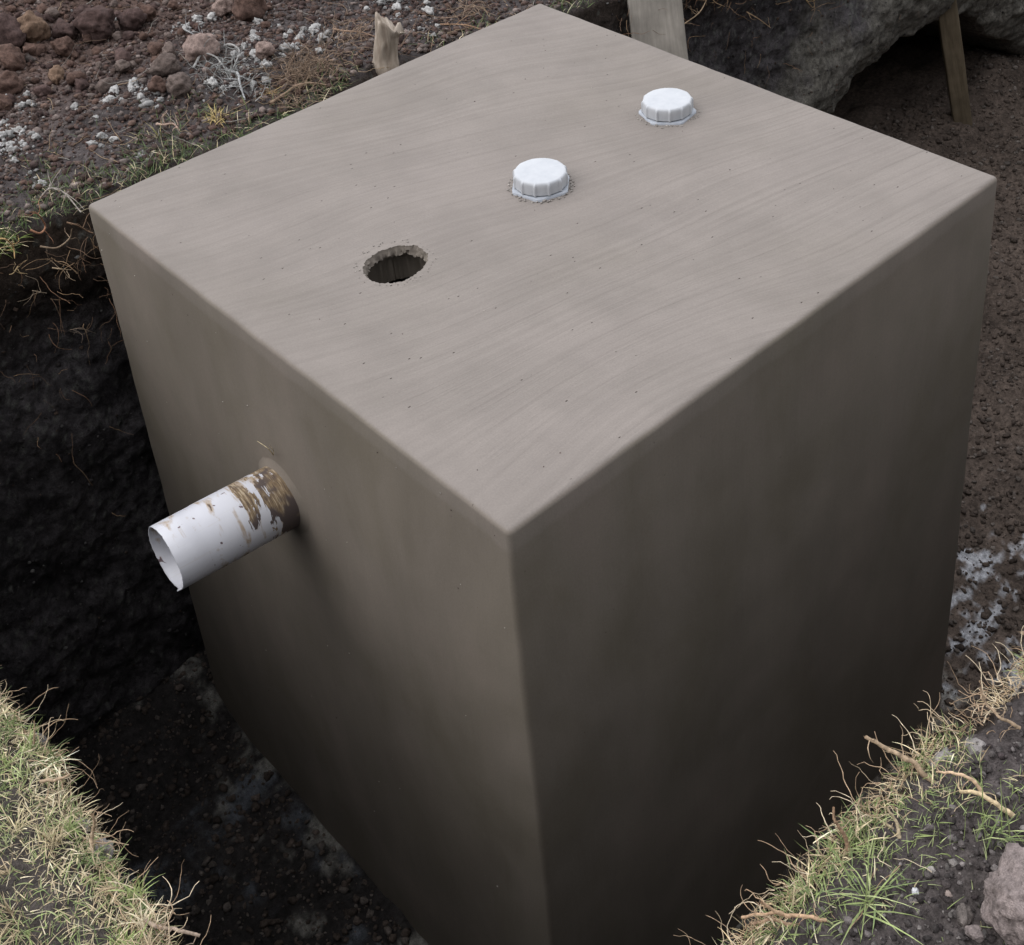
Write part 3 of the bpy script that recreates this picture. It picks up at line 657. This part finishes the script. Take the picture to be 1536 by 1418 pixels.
def snag():
    p = on_ground(578, 92); n = 36; V = []; F = []; m = 22
    up = np.array([0.10, 0.10, 0.25]); h = 0.115
    tilt = RM[:, 0] * 0.30
    for j in range(m + 1):
        t = j / m; c = np.array([0, 0, -0.04 + t * (h + .04)]) + tilt * h * t * t * .9
        for i in range(n):
            a = 2 * math.pi * i / n; r = (0.030 + 0.008 * t + 0.008 * math.exp(-((t - .15) / .15) ** 2)) * (1 + 0.30 * float(fbm(np.array([math.cos(a) * 1.3, math.sin(a) * 1.3, t * .9]), 1.8, 3)))
            e = 0.0
            if t > .8: e = 0.020 * (0.8 * math.cos(a - 2.6) + float(fbm(np.array([math.cos(a) * 2, math.sin(a) * 2, 0.]), 1.0, 4, .6))) * (t - .8) / .2 * 2.0
            V.append(c + np.array([r * math.cos(a), r * math.sin(a), e]))
    V = np.array(V)
    for j in range(m):
        for i in range(n): F.append((j * n + i, j * n + (i + 1) % n, (j + 1) * n + (i + 1) % n, (j + 1) * n + i))
    top = V[m * n:].mean(0) - np.array([0, 0, .03]); V = np.vstack([V, top]); k_ = len(V) - 1
    for i in range(n): F.append((m * n + i, m * n + (i + 1) % n, k_))
    o = mesh_obj('wood_stump', V, F, M_SNAG); o.location = Vector(p.tolist()); tag(o, 'short split weathered wood stump sticking up from the bank by the tank edge', 'stump')
snag()
# ------------------------------------------------------------------ roots
class Tubes:
    def __init__(s): s.V = []; s.F = []; s.C = []; s.n = 0
    def add(s, P, R, col, m=6):
        P = np.array(P, float); k = len(P); R = np.broadcast_to(R, k) if np.ndim(R) == 0 else np.array(R)
        T = np.gradient(P, axis=0); T /= np.linalg.norm(T, axis=1)[:, None] + 1e-9
        ref = np.array([0.3, 0.2, 0.93]); A = np.cross(T, ref); A /= np.linalg.norm(A, axis=1)[:, None] + 1e-9; B = np.cross(T, A)
        an = 2 * np.pi * np.arange(m) / m
        W = P[:, None] + R[:, None, None] * (np.cos(an)[None, :, None] * A[:, None] + np.sin(an)[None, :, None] * B[:, None])
        s.V.append(W.reshape(-1, 3)); idx = np.arange(k * m).reshape(k, m) + s.n; nx = np.roll(idx, -1, 1)
        s.F.append(np.stack([idx[:-1], nx[:-1], nx[1:], idx[1:]], -1).reshape(-1, 4)); s.n += k * m
        c = np.array(col) * (1 + 0.15 * rng.normal(size=(k, 1))).clip(.6, 1.4); s.C.append(np.repeat(c, m, 0))
    def build(s, name, mat=M_ROOT): return mesh_obj(name, np.concatenate(s.V), np.concatenate(s.F), mat, np.clip(np.concatenate(s.C), .01, .9))
def spline(pts, n):
    pts = np.array(pts, float); t = np.linspace(0, len(pts) - 1, n); out = []
    Q = np.vstack([2 * pts[0] - pts[1], pts, 2 * pts[-1] - pts[-2]])
    for u in t:
        i = min(int(u), len(pts) - 2); f = u - i; a, b, c, d = Q[i:i + 4]
        out.append(0.5 * ((2 * b) + (c - a) * f + (2 * a - 5 * b + 4 * c - d) * f * f + (3 * b - a - 3 * c + d) * f ** 3))
    return np.array(out)
def wander(p, d, L, n=10, w=0.35, g=0.0):
    P = [np.array(p, float)]; d = np.array(d, float); d /= np.linalg.norm(d)
    for i in range(n): d = d + rng.normal(size=3) * w * 0.5 + np.array([0, 0, g]); d /= np.linalg.norm(d); P.append(P[-1] + d * L / n)
    return np.array(P)
RC_ = (0.36, 0.265, 0.18); RS = (0.42, 0.34, 0.23); RD = (0.22, 0.14, 0.09)
def root(pix, zs, r0, r1, label, col=RC_, side=0, name='root'):
    """a root through photo points, each at its own height"""
    pts = [onplane(x, y, 2, z + .028) for (x, y), z in zip(pix, zs)]; pts = np.array(pts); b0 = pts[0]
    if b0[0] < -0.4: pts[:, 0] += min(0, rimx(b0[1:2])[0] - .012 - b0[0])
    else: pts[:, 1] += min(0, rimy(b0[:1])[0] - .012 - b0[1])
    P = spline(pts, 8 * len(pts)); k = len(P); r0 *= .72; r1 *= .68; P = P + fbm(P, 45, 2)[:, None] * np.array([.5, .3, .6]) * .006
    R = np.linspace(r0, r1, k) * (1 + 0.07 * rng.normal(size=k)).clip(.8, 1.2); T = Tubes(); T.add(P, R, col, 10)
    for _ in range(side):
        i = rng.integers(2, k - 1); dd = P[min(i + 1, k - 1)] - P[i - 1] + rng.normal(size=3) * np.linalg.norm(P[i] - P[i - 1]) * 1.5
        T.add(wander(P[i], dd, rng.uniform(.015, .05), 8, .7), np.linspace(r1 * .28 + .0003, .0002, 9), col, 5)
    return tag(recentre(T.build(name)), label, 'root')
root([(1445, 1200), (1405, 1180), (1365, 1140), (1325, 1122), (1298, 1107)], [-.03, -.03, .0, .01, .02], .0060, .0035, 'long bare tan root reaching out over the pit from the right bank', side=9)
root([(1240, 1380), (1195, 1375), (1150, 1370), (1112, 1376)], [-.02, -.02, -.02, -.03], .0034, .0026, 'upper of two thick orange roots at the bottom of the right bank', (0.42, .28, .18), 4)
root([(1240, 1392), (1200, 1390), (1160, 1381), (1125, 1385)], [-.04, -.04, -.03, -.04], .0036, .0028, 'lower of two thick orange roots at the bottom of the right bank', (0.40, .27, .18), 6)
root([(1185, 1376), (1165, 1368), (1142, 1357)], [-.02, -.01, .01], .0034, .0026, 'short cut root stub above the two thick orange roots', (0.5, .34, .22), 2)
root([(1272, 1275), (1266, 1252), (1252, 1232), (1250, 1213)], [-.02, 0.0, .02, .035], .0040, .0022, 'bare upright brown root in the small grass fringe on the right', (0.26, .17, .11), 2)
root([(1350, 1255), (1345, 1235), (1330, 1212)], [-.02, -.01, .01], .0040, .0020, 'short pale root below the long tan root on the right bank edge', RS, 3)
root([(1352, 1248), (1335, 1240), (1318, 1228)], [-.03, -.02, -.02], .0032, .0016, 'thin forked pale root left of the short pale root', RS, 3)
root([(1530, 1090), (1505, 1080), (1480, 1055), (1470, 1032)], [-.02, -.01, .0, .02], .0035, .0022, 'curved tan root rising from the upper end of the right bank', RC_, 4)
root([(1560, 965), (1536, 950), (1512, 938)], [-.06, -.06, -.05], .0045, .0028, 'tan root entering at the right edge above the right bank', RC_, 3)
root([(1475, 1190), (1455, 1168), (1430, 1158), (1405, 1156)], [.0, .015, .015, .0], .0038, .0020, 'arching root across the pale lumps on the right bank', (0.5, .36, .24), 4)
root([(1520, 1225), (1490, 1205), (1460, 1190), (1440, 1186)], [.0, .01, .01, .0], .0050, .0028, 'peeled straw coloured root lying in the grass of the right bank', (0.55, .43, .27), 5)
root([(172, 1250), (173, 1225), (176, 1210), (172, 1196)], [-.03, -.01, .01, .025], .0036, .0026, 'upright cut root on the tip of the left grass bank', RC_, 5)
root([(235, 1368), (262, 1378), (290, 1382), (316, 1390)], [-.03, -.03, -.03, -.04], .0038, .0030, 'pale root poking right from the bottom of the left grass bank', (0.35, .27, .21), 3)
root([(60, 1175), (85, 1168), (105, 1163)], [-.02, -.01, -.01], .0036, .0024, 'short straight root at the middle of the left grass edge', RC_, 2)
root([(160, 1240), (185, 1243), (222, 1246)], [-.03, -.03, -.04], .0016, .0009, 'thin brown root stretching right from the left grass bank', RC_, 4)
root([(75, 1100), (76, 1085), (75, 1068)], [-.02, .0, .02], .0022, .0012, 'thin spike of root on top of the left grass bank', RC_, 1)
# roots hanging on the back-left pit wall and lying on the bank
def wroot(pix, y, r, label, col=RD, dr=0.5):
    pts = [onplane(a, b, 1, y - 0.012 * math.sin(2.2 * i)) for i, (a, b) in enumerate(pix)]; P = spline(pts, 7 * len(pts)); T = Tubes()
    T.add(P, np.linspace(r, r * dr, len(P)), col, 8)
    for _ in range(4): i = rng.integers(1, len(P) - 1); T.add(wander(P[i], P[i] - P[i - 1] + rng.normal(size=3) * .01, rng.uniform(.02, .07), 8, .6), np.linspace(r * .4, .0003, 9), col, 5)
    tag(recentre(T.build('root')), label, 'root')
wroot([(60, 370), (85, 372), (104, 358), (108, 343)], 1.60, .0026, 'curled root loop on the dark left pit wall below the grass', (0.26, .19, .13))
wroot([(78, 402), (92, 404), (107, 405)], 1.62, .0022, 'short pale root stub on the dark left pit wall', (0.40, .30, .20))
wroot([(45, 345), (60, 350), (68, 340), (60, 325), (52, 318)], 1.60, .0028, 'reddish knotted root below the turf at the left', (0.30, .15, .09))
wroot([(100, 334), (115, 338), (130, 346), (140, 350)], 1.61, .0024, 'thin root running to the left corner of the tank', RD)
wroot([(48, 436), (70, 440)], 1.60, .0012, 'hair thin straight root on the left pit wall', (0.28, .22, .16))
wroot([(105, 495), (122, 493), (143, 500)], 1.60, .0012, 'fine pale root halfway down the left pit wall', (0.22, .17, .13))
wroot([(27, 400), (20, 410), (14, 412)], 1.58, .0018, 'small hooked root at the left edge of the wall', (0.30, .22, .12))
wroot([(0, 358), (10, 360), (20, 372), (22, 388)], 1.59, .0022, 'orange root tuft at the left edge under the grass', (0.42, .28, .13))
wroot([(1025, 37), (1048, 20), (1060, 0), (1066, -14)], 1.62, .0026, 'pale root hanging beside the wide plank at the top', (0.33, .24, .16))
wroot([(1120, 18), (1140, 30), (1156, 42)], 1.66, .0024, 'pale stick like root on the dark back wall', (0.40, .28, .17))
wroot([(1205, -8), (1212, 4), (1218, 11)], 1.64, .0030, 'orange root tip at the top edge of the back wall', (0.45, .31, .17))
wroot([(1065, -10), (1072, 3), (1087, 10)], 1.62, .0022, 'forked root right of the hanging pale root', (0.36, .25, .15))
def froot(pix, r, label, col, h=0.012):
    pts = []
    for i, (a, b) in enumerate(pix): p = on_ground(a, b); p[2] += r + h * math.sin(math.pi * i / (len(pix) - 1)); pts.append(p)
    P = spline(pts, 9 * len(pts)); T = Tubes(); T.add(P, np.linspace(r, r * .5, len(P)) * (1 + .12 * rng.normal(size=len(P))), col, 8)
    for _ in range(5): i = rng.integers(2, len(P) - 1); T.add(wander(P[i], P[i] - P[i - 1] + rng.normal(size=3) * .01, rng.uniform(.03, .08), 8, .4, 0), np.linspace(r * .5, .0005, 9), col, 5)
    tag(recentre(T.build('root')), label, 'root')
froot([(405, 158), (430, 146), (448, 136), (470, 131), (490, 130)], .0045, 'long tan root lying on the bank left of the stump', (0.24, .17, .12))
froot([(236, 188), (248, 194), (262, 193), (270, 198)], .0036, 'short pinkish root lying in the dark soil of the left bank', (0.42, .30, .24))
froot([(62, 298), (80, 298), (100, 303), (122, 320)], .0030, 'grey root arching to the left corner of the tank', (0.34, .30, .27), .03)
froot([(500, 45), (520, 60), (545, 62), (572, 60)], .0030, 'tan runner root reaching the stump from the left', (0.30, .2, .14), .03)
froot([(345, 110), (358, 118), (362, 135), (368, 153)], .0050, 'pale grey frayed root below the white lumps', (0.32, .32, .32))
froot([(290, 105), (305, 92), (325, 95), (338, 105)], .0040, 'pale grey bent root left of the frayed root', (0.30, .29, .28), .02)
froot([(325, 82), (345, 80), (362, 90), (350, 104)], .0034, 'pale grey looped root beside the pointed stone', (0.34, .33, .32), .03)
froot([(275, 45), (285, 58), (300, 58)], .0034, 'pale grey root thread above the pointed stone', (0.30, .30, .30), .02)
froot([(660, 38), (700, 48), (735, 50)], .0026, 'thin orange root on the bank just beyond the tank edge', (0.30, .19, .12), .02)
# fine fibres: nobody could count them
T = Tubes()
for _ in range(420):        # fibres over the bank soil
    px = rng.uniform(-20, 820); py = rng.uniform(-10, 300)
    p = on_ground(px, py)
    if p[1] < Y1 - .02: continue
    near = p[1] < 2.0
    if not near and rng.random() < .45: continue
    P = wander([p[0], p[1], p[2] + .004], [rng.normal(), rng.normal(), .1], rng.uniform(.03, .13), 9, .35, 0); P[:, 2] = np.maximum(P[:, 2], g_height(P[:, 0], P[:, 1]) + .001)
    c = random.choice([(0.22, .15, .10), (0.30, .22, .14), (0.16, .11, .08), (.28, .26, .23)]); r = rng.uniform(.0005, .0014); T.add(P, np.linspace(r, r * .4, 10), c, 4)
for cx, cy, n in ((450, 120, 150), (465, 105, 90), (490, 95, 60), (520, 60, 50), (700, 20, 50), (330, 100, 60), (355, 130, 40), (440, 150, 50)):
    for _ in range(n):
        p = on_ground(rng.normal(cx, 20), rng.normal(cy, 12)); P = wander([p[0], p[1], p[2] + .008], [rng.normal(), rng.normal(), .35], rng.uniform(.03, .12), 9, .5, -.03)
        P[:, 2] = np.maximum(P[:, 2], g_height(P[:, 0], P[:, 1]) + .001)
        c = (0.25, .18, .13) if cx > 400 else (.30, .30, .29); f_ = rng.uniform(.5, 1.3); c = tuple(q * f_ for q in c); r = rng.uniform(.0006, .0016); T.add(P, np.linspace(r, r * .4, 10), c, 4)
o = T.build('root_fibres'); tag(o, 'tangle of fine dry root fibres on the upper left bank', 'roots', None, 'stuff')
T = Tubes()
for _ in range(520):        # hanging fibres on the pit walls under the turf
    if rng.random() < .75: x = rng.uniform(-0.6, 0.15) if rng.random() < .45 else rng.uniform(1.5, 4.0)
    else: x = rng.uniform(0, 2)
    dz = rng.exponential(.16); 
    P = wander([x, Y1 - 0.035 - rng.uniform(0, .03), gz(x, Y1) - .05 - dz], [rng.normal() * .8, -.5, rng.normal() * .6 - .5], rng.uniform(.02, .12), 9, .45, -.04)
    c = random.choice([(0.22, .13, .08), (0.30, .20, .12), (0.14, .09, .06)]); r = rng.uniform(.0004, .0012); T.add(P, np.linspace(r, r * .4, 10), c, 4)
o = T.build('root_fibres'); tag(o, 'fine roots hanging from the soil of the back pit wall', 'roots', None, 'stuff')
T = Tubes()
for _ in range(900):        # straw runners and fibres over the two near edges of the pit
    if rng.random() < .62:
        x = rng.uniform(-.55, .55) if rng.random() < .8 else rng.uniform(.55, 1.5); y = rimy(np.array([x]))[0] - rng.exponential(.025) + .004; d = np.array([rng.normal() * 1.0, rng.normal() * .6 + .7, rng.normal() * .3])
    else:
        y = rng.uniform(-.7, .6); x = rimx(np.array([y]))[0] - rng.exponential(.025) + .004; d = np.array([rng.normal() * .6 + .7, rng.normal() * 1.0, rng.normal() * .3])
    P = wander([x, y, gz(x, y) + rng.uniform(-.035, .012)], d, rng.uniform(.02, .085), 10, .55, -.03); r = rng.uniform(.0004, .0011)
    c = random.choice([(.42, .30, .20), (.52, .41, .28), (.33, .23, .15), (.60, .50, .36)]); T.add(P, np.linspace(r, r * .4, 11), c, 4)
tag(T.build('root_fibres'), 'tan dry root fibres matted along the near edges of the pit', 'roots', None, 'stuff')
# ------------------------------------------------------------------ grass
def rim_side(side, t):
    return (np.array([X0, t]), np.array([-1., 0])) if side == 'L' else (np.array([t, Y0]), np.array([0, -1.]))
GREEN = [(0.22, 0.27, 0.10), (0.28, 0.34, 0.13), (0.16, 0.21, 0.085), (0.34, 0.38, 0.18)]
STRAW = [(0.72, 0.61, 0.38), (0.58, 0.48, 0.30), (0.78, 0.68, 0.48), (0.46, 0.36, 0.23)]
def blades(P, L, W, lean, col, dirs=None, seg=5, curl=1.0):
    """tapering bent blades: P roots, L lengths, W widths, lean 0 upright .. 1.5 flat"""
    n = len(P); a = rng.uniform(0, 2 * np.pi, n) if dirs is None else dirs
    h = np.stack([np.cos(a), np.sin(a), np.zeros(n)], -1); sd = np.stack([-np.sin(a), np.cos(a), np.zeros(n)], -1)
    tw = rng.normal(0, .5, n); t = np.linspace(0, 1, seg); pos = P.copy(); rows = []; kk = rng.normal(0, .5, n) * curl
    for j in range(seg):
        ang = lean + (t[j] * (0.7 + kk)) ; w_ = W * (1 - t[j] ** 1.7) * (0.65 + .35 * min(1, t[j] * 5)) + .00015
        s2 = sd * np.cos(tw + kk * t[j])[:, None] + np.array([0, 0, 1]) * np.sin(tw)[:, None] * .7 + h * (0.25 * kk * t[j])[:, None]
        rows.append(np.stack([pos - s2 * w_[:, None] / 2, pos + s2 * w_[:, None] / 2], 1))
        dl = (L / (seg - 1))[:, None]; pos = pos + dl * (h * np.sin(ang)[:, None] + np.array([0, 0, 1]) * np.cos(ang)[:, None] + sd * (0.25 * kk * t[j])[:, None])
    V = np.stack(rows, 1).reshape(n, seg * 2, 3); f = np.array([[2 * j, 2 * j + 1, 2 * j + 3, 2 * j + 2] for j in range(seg - 1)])
    F = (f[None] + (np.arange(n) * seg * 2)[:, None, None]).reshape(-1, 4)
    C = np.repeat(col, seg * 2, 0); tt = np.tile(np.repeat(t, 2), n)[:, None]; C = C * (0.85 + .3 * tt)
    return V.reshape(-1, 3), F, C
class Sward:
    def __init__(s): s.V = []; s.F = []; s.C = []; s.n = 0
    def add(s, *a, **k):
        V, F, C = blades(*a, **k); s.V.append(V); s.F.append(F + s.n); s.C.append(C); s.n += len(V)
    def build(s, name): return mesh_obj(name, np.concatenate(s.V), np.concatenate(s.F), M_GRASS, np.clip(np.concatenate(s.C), .01, .9))
def pick(pal, n): return np.array(pal)[rng.integers(0, len(pal), n)] * rng.uniform(.65, 1.3, (n, 1))
def mixcol(P, n, bias):
    g = fbm(np.concatenate([P[:, :2], np.zeros((n, 1))], 1), 7, 2) + bias + rng.normal(0, .28, n); return np.where((g > 0)[:, None], pick(GREEN, n), pick(STRAW, n))
def zof(x, y): return g_height(x, y) - .004
# left near lawn
sw = Sward()
n = 105000; y = rng.uniform(-1.5, 1.75, n); dx = rng.uniform(0, 1, n) ** 1.35 * 1.4; x = rimx(y) - dx
P = np.stack([x, y, zof(x, y) - .03 * np.exp(-dx / .03)], -1)
sw.add(P, rng.uniform(.012, .036, n) * (.55 + .45 * sstep(0, .05, dx)), rng.uniform(.0008, .0020, n), rng.uniform(.4, 1.5, n), mixcol(P, n, .26), curl=2.8)
n = 15000; y = rng.uniform(-1.0, .6, n); x = rimx(y) - .012 - rng.uniform(0, 1, n) ** 1.2 * .6; P = np.stack([x, y, zof(x, y)], -1)     # flat dead thatch
sw.add(P, rng.uniform(.012, .036, n), rng.uniform(.0008, .0018, n), rng.uniform(1.0, 1.6, n), pick(STRAW, n) * .85, curl=3)
nt_ = 260; ty = rng.uniform(-.9, .6, nt_); tx = rimx(ty) - rng.uniform(0, 1, nt_) ** 1.3 * .6; m_ = 26; x = np.repeat(tx, m_) + rng.normal(0, .006, nt_ * m_); y = np.repeat(ty, m_) + rng.normal(0, .006, nt_ * m_); n = len(x)
P = np.stack([x, y, zof(x, y)], -1); cc = np.repeat(np.where((rng.random(nt_) < .55)[:, None], pick(GREEN, nt_), pick(STRAW, nt_)), m_, 0) * rng.uniform(.75, 1.2, (n, 1))
sw.add(P, rng.uniform(.02, .05, n), rng.uniform(.0010, .0022, n), rng.uniform(.2, 1.5, n), cc, dirs=np.repeat(rng.uniform(0, 6.28, nt_), m_) + rng.normal(0, 1.3, n), curl=2.2)
n = 3200; y = rng.uniform(-1.0, .7, n); x = rimx(y) + rng.uniform(-.03, .002, n); P = np.stack([x, y, zof(x, y) - .03 - rng.uniform(0, .02, n)], -1)   # fringe over the edge
sw.add(P, rng.uniform(.014, .036, n), rng.uniform(.0007, .0016, n), rng.uniform(.8, 2.1, n), mixcol(P, n, -.15), dirs=rng.normal(0, 1.1, n), curl=3)
o = sw.build('grass'); tag(o, 'short dry mixed green and straw grass of the left bank in front', 'grass', None, 'stuff')
# right near bank
sw = Sward()
def patchy(x, y, thr): return fbm(np.stack([x, y, 0 * x], -1), 5.5, 2, off=6) > thr
n = 30000; x = rng.uniform(-.75, 2.2, n); y = rimy(x) - rng.uniform(0, 1, n) ** 1.6 * .55; k_ = patchy(x, y, -.12) & (rng.random(n) < np.where(y > Y0 - .10 - .10 * sstep(-.1, .35, x), .8, .10)); x, y = x[k_], y[k_]; n = len(x); P = np.stack([x, y, zof(x, y) - .015 * (y > Y0 - .02)], -1)
sw.add(P, rng.uniform(.012, .036, n), rng.uniform(.0008, .0020, n), rng.uniform(.1, 1.35, n), mixcol(P, n, .30), curl=2.6)
n = 5200; x = rng.uniform(-.75, 2.2, n); y = rimy(x) + rng.uniform(-.06, .003, n); k_ = patchy(x, y, -.2); x, y = x[k_], y[k_]; n = len(x); P = np.stack([x, y, zof(x, y) - .02 - rng.uniform(0, .03, n)], -1)
sw.add(P, rng.uniform(.015, .045, n), rng.uniform(.0006, .0013, n), rng.uniform(.8, 1.8, n), pick(STRAW, n) * np.array([1, .93, .85]), dirs=rng.normal(math.pi / 2, 1.0, n), curl=1.8)
o = sw.build('grass'); tag(o, 'green grass with straw runners along the right bank in front', 'grass', None, 'stuff')
# bank behind the tank
sw = Sward()
n = 22000; x = rng.uniform(-1.1, 2.4, n); y = Y1 + rng.uniform(-.02, .5, n) ** 1.0
dens = np.where(x < .55, sstep(.36, .02, y - Y1) * 1.0, sstep(.16, .0, y - Y1) * .6) * (fbm(np.stack([x, y, 0 * x], -1), 5, 2, off=2) > -.08)
k_ = rng.random(n) < dens * .95; x, y = x[k_], y[k_]; n = len(x); P = np.stack([x, y, zof(x, y)], -1)
sw.add(P, rng.uniform(.018, .055, n), rng.uniform(.0014, .003, n), rng.uniform(.2, 1.3, n), np.where((rng.random(n) < .8)[:, None], pick([(0.075, .115, .035), (.10, .14, .045), (.06, .09, .03)], n), pick(STRAW, n) * .8), curl=1.3)
n = 1500; x = rng.uniform(-1.1, -.06, n); y = Y1 + rng.uniform(-.05, .06, n); P = np.stack([x, y, zof(x, y) - .01], -1)
k_ = x < -.13; P = P[k_]; n = len(P)
sw.add(P, rng.uniform(.03, .065, n), rng.uniform(.0015, .003, n), rng.uniform(.5, 1.7, n), np.where((rng.random(n) < .75)[:, None], pick([(.13, .18, .04), (.17, .22, .05), (.09, .14, .03)], n), pick(STRAW, n)), dirs=rng.normal(-1.6, 1.0, n), curl=1.4)
o = sw.build('grass'); tag(o, 'sparse dark green grass along the pit edge behind the tank', 'grass', None, 'stuff')
# single tufts
def tuft(px, py, z, n, L, label, pal, lean=(0.2, 1.2), spread=.012, wd=(.0014, .0028), yplane=None, ground=True):
    p = on_ground(px, py) if ground else onplane(px, py, 2, z)
    sw = Sward(); P = np.array([p]) + rng.normal(size=(n, 3)) * spread * np.array([1, 1, .3])
    sw.add(P, rng.uniform(L * .5, L * 1.1, n), rng.uniform(*wd, n), rng.uniform(*lean, n), pick(pal, n), curl=1.2)
    o = recentre(sw.build('grass_tuft')); tag(o, label, 'grass tuft')
tuft(1295, 1262, -.01, 75, .045, 'green tuft leaning over the pit at the left tip of the right bank', GREEN + [STRAW[0]], ground=False)
tuft(1268, 1300, -.02, 80, .045, 'tuft with straw runners just below the left tip tuft', GREEN + STRAW, (.5, 1.7), .02, ground=False)
tuft(1225, 1345, -.02, 70, .040, 'low ragged tuft above the thick orange roots', GREEN + STRAW[:2], (.4, 1.6), .014, ground=False)
tuft(1300, 1350, 0, 26, .08, 'long bladed tuft sprawling on bare soil of the right bank', GREEN, (.7, 1.35), .006)
tuft(1495, 1260, 0, 30, .065, 'upright green tuft near the corner rock', GREEN, (.1, .9), .012)
tuft(325, 180, 0, 80, .045, 'yellow dry tuft on the dark bank soil', [(0.55, .42, .18), (.45, .33, .14)], (.5, 1.6), .014)
tuft(240, 208, 0, 14, .06, 'thin yellowish tuft near the pinkish root', [(0.38, .32, .14), (.28, .26, .1)], (.2, 1.2), .004)
tuft(405, 142, 0, 60, .04, 'small ochre tuft near the tan root on the bank', [(0.42, .30, .13), (.3, .2, .1)], (.4, 1.6), .012)
tuft(232, 75, 0, 40, .03, 'tiny yellow tuft between the clods of the heap', [(0.45, .35, .16)], (.4, 1.6), .01)
# straw caught in the plaster above the pipe and specks on the tank top
T = Tubes(); a = onplane(410, 683, 0, -.02); T.add(spline([a, onplane(402, 673, 0, -.035), onplane(386, 662, 0, -.04)], 12), np.linspace(.0012, .0006, 12), (0.5, .42, .26), 5)
T.add(spline([a, onplane(410, 676, 0, -.03), onplane(404, 668, 0, -.035)], 10), np.linspace(.001, .0005, 10), (0.4, .33, .2), 5)
tag(recentre(T.build('straw')), 'wisp of straw stuck in the plaster above the white pipe', 'straw')
# mortar crumbs around the caps and hole
def ring_crumbs(cx, cy, r0, r1, n, rr, seed):
    g = np.random.default_rng(seed); a = g.uniform(0, 6.28, n); r = g.uniform(r0, r1, n) ; R = g.uniform(*rr, n); return np.stack([cx + r * np.cos(a), cy + r * np.sin(a), R * .3 + 0.0 * a], -1), R
A = [ring_crumbs(*C1, .066, .078, 130, (.0008, .003), 1), ring_crumbs(*C2, .066, .080, 130, (.0008, .003), 2), ring_crumbs(HX, HY, .076, .088, 60, (.0006, .0018), 3)]
P = np.concatenate([q[0] for q in A]); R = np.concatenate([q[1] for q in A])
o = crumbs('mortar_crumbs', P, R, np.tile([[0.33, .30, .275]], (len(P), 1)), M_ROCK, 2, 'crumbs of mortar left around the caps and hole'); o['category'] = 'mortar'

g = np.random.default_rng(77); P, R = [], []
for _ in range(55):
    x, y = g.uniform(.02, TX - .02), g.uniform(.02, TY - .02)
    ok, h, nn, fi = body.ray_cast(Vector((x, y, 1)), Vector((0, 0, -1)))
    if ok and h.z > -.02: P.append(h[:]); R.append(g.uniform(.0005, .0017))
for _ in range(60):
    y, z = g.uniform(.02, TY - .02), -g.uniform(.02, 1) ** 1.5 * 1.6 - .02
    ok, h, nn, fi = body.ray_cast(Vector((-1, y, z)), Vector((1, 0, 0)))
    if ok: P.append(h[:]); R.append(g.uniform(.0006, .0020))
fc = np.array([(.07, .05, .045), (.30, .27, .24), (.12, .09, .08), (.38, .35, .31)])[g.integers(0, 4, len(P))]
o = crumbs('soil_flecks', np.array(P), np.array(R), fc, M_ROCK, 2, 'tiny flecks of soil and mortar stuck on the cement faces of the tank'); o['category'] = 'soil'
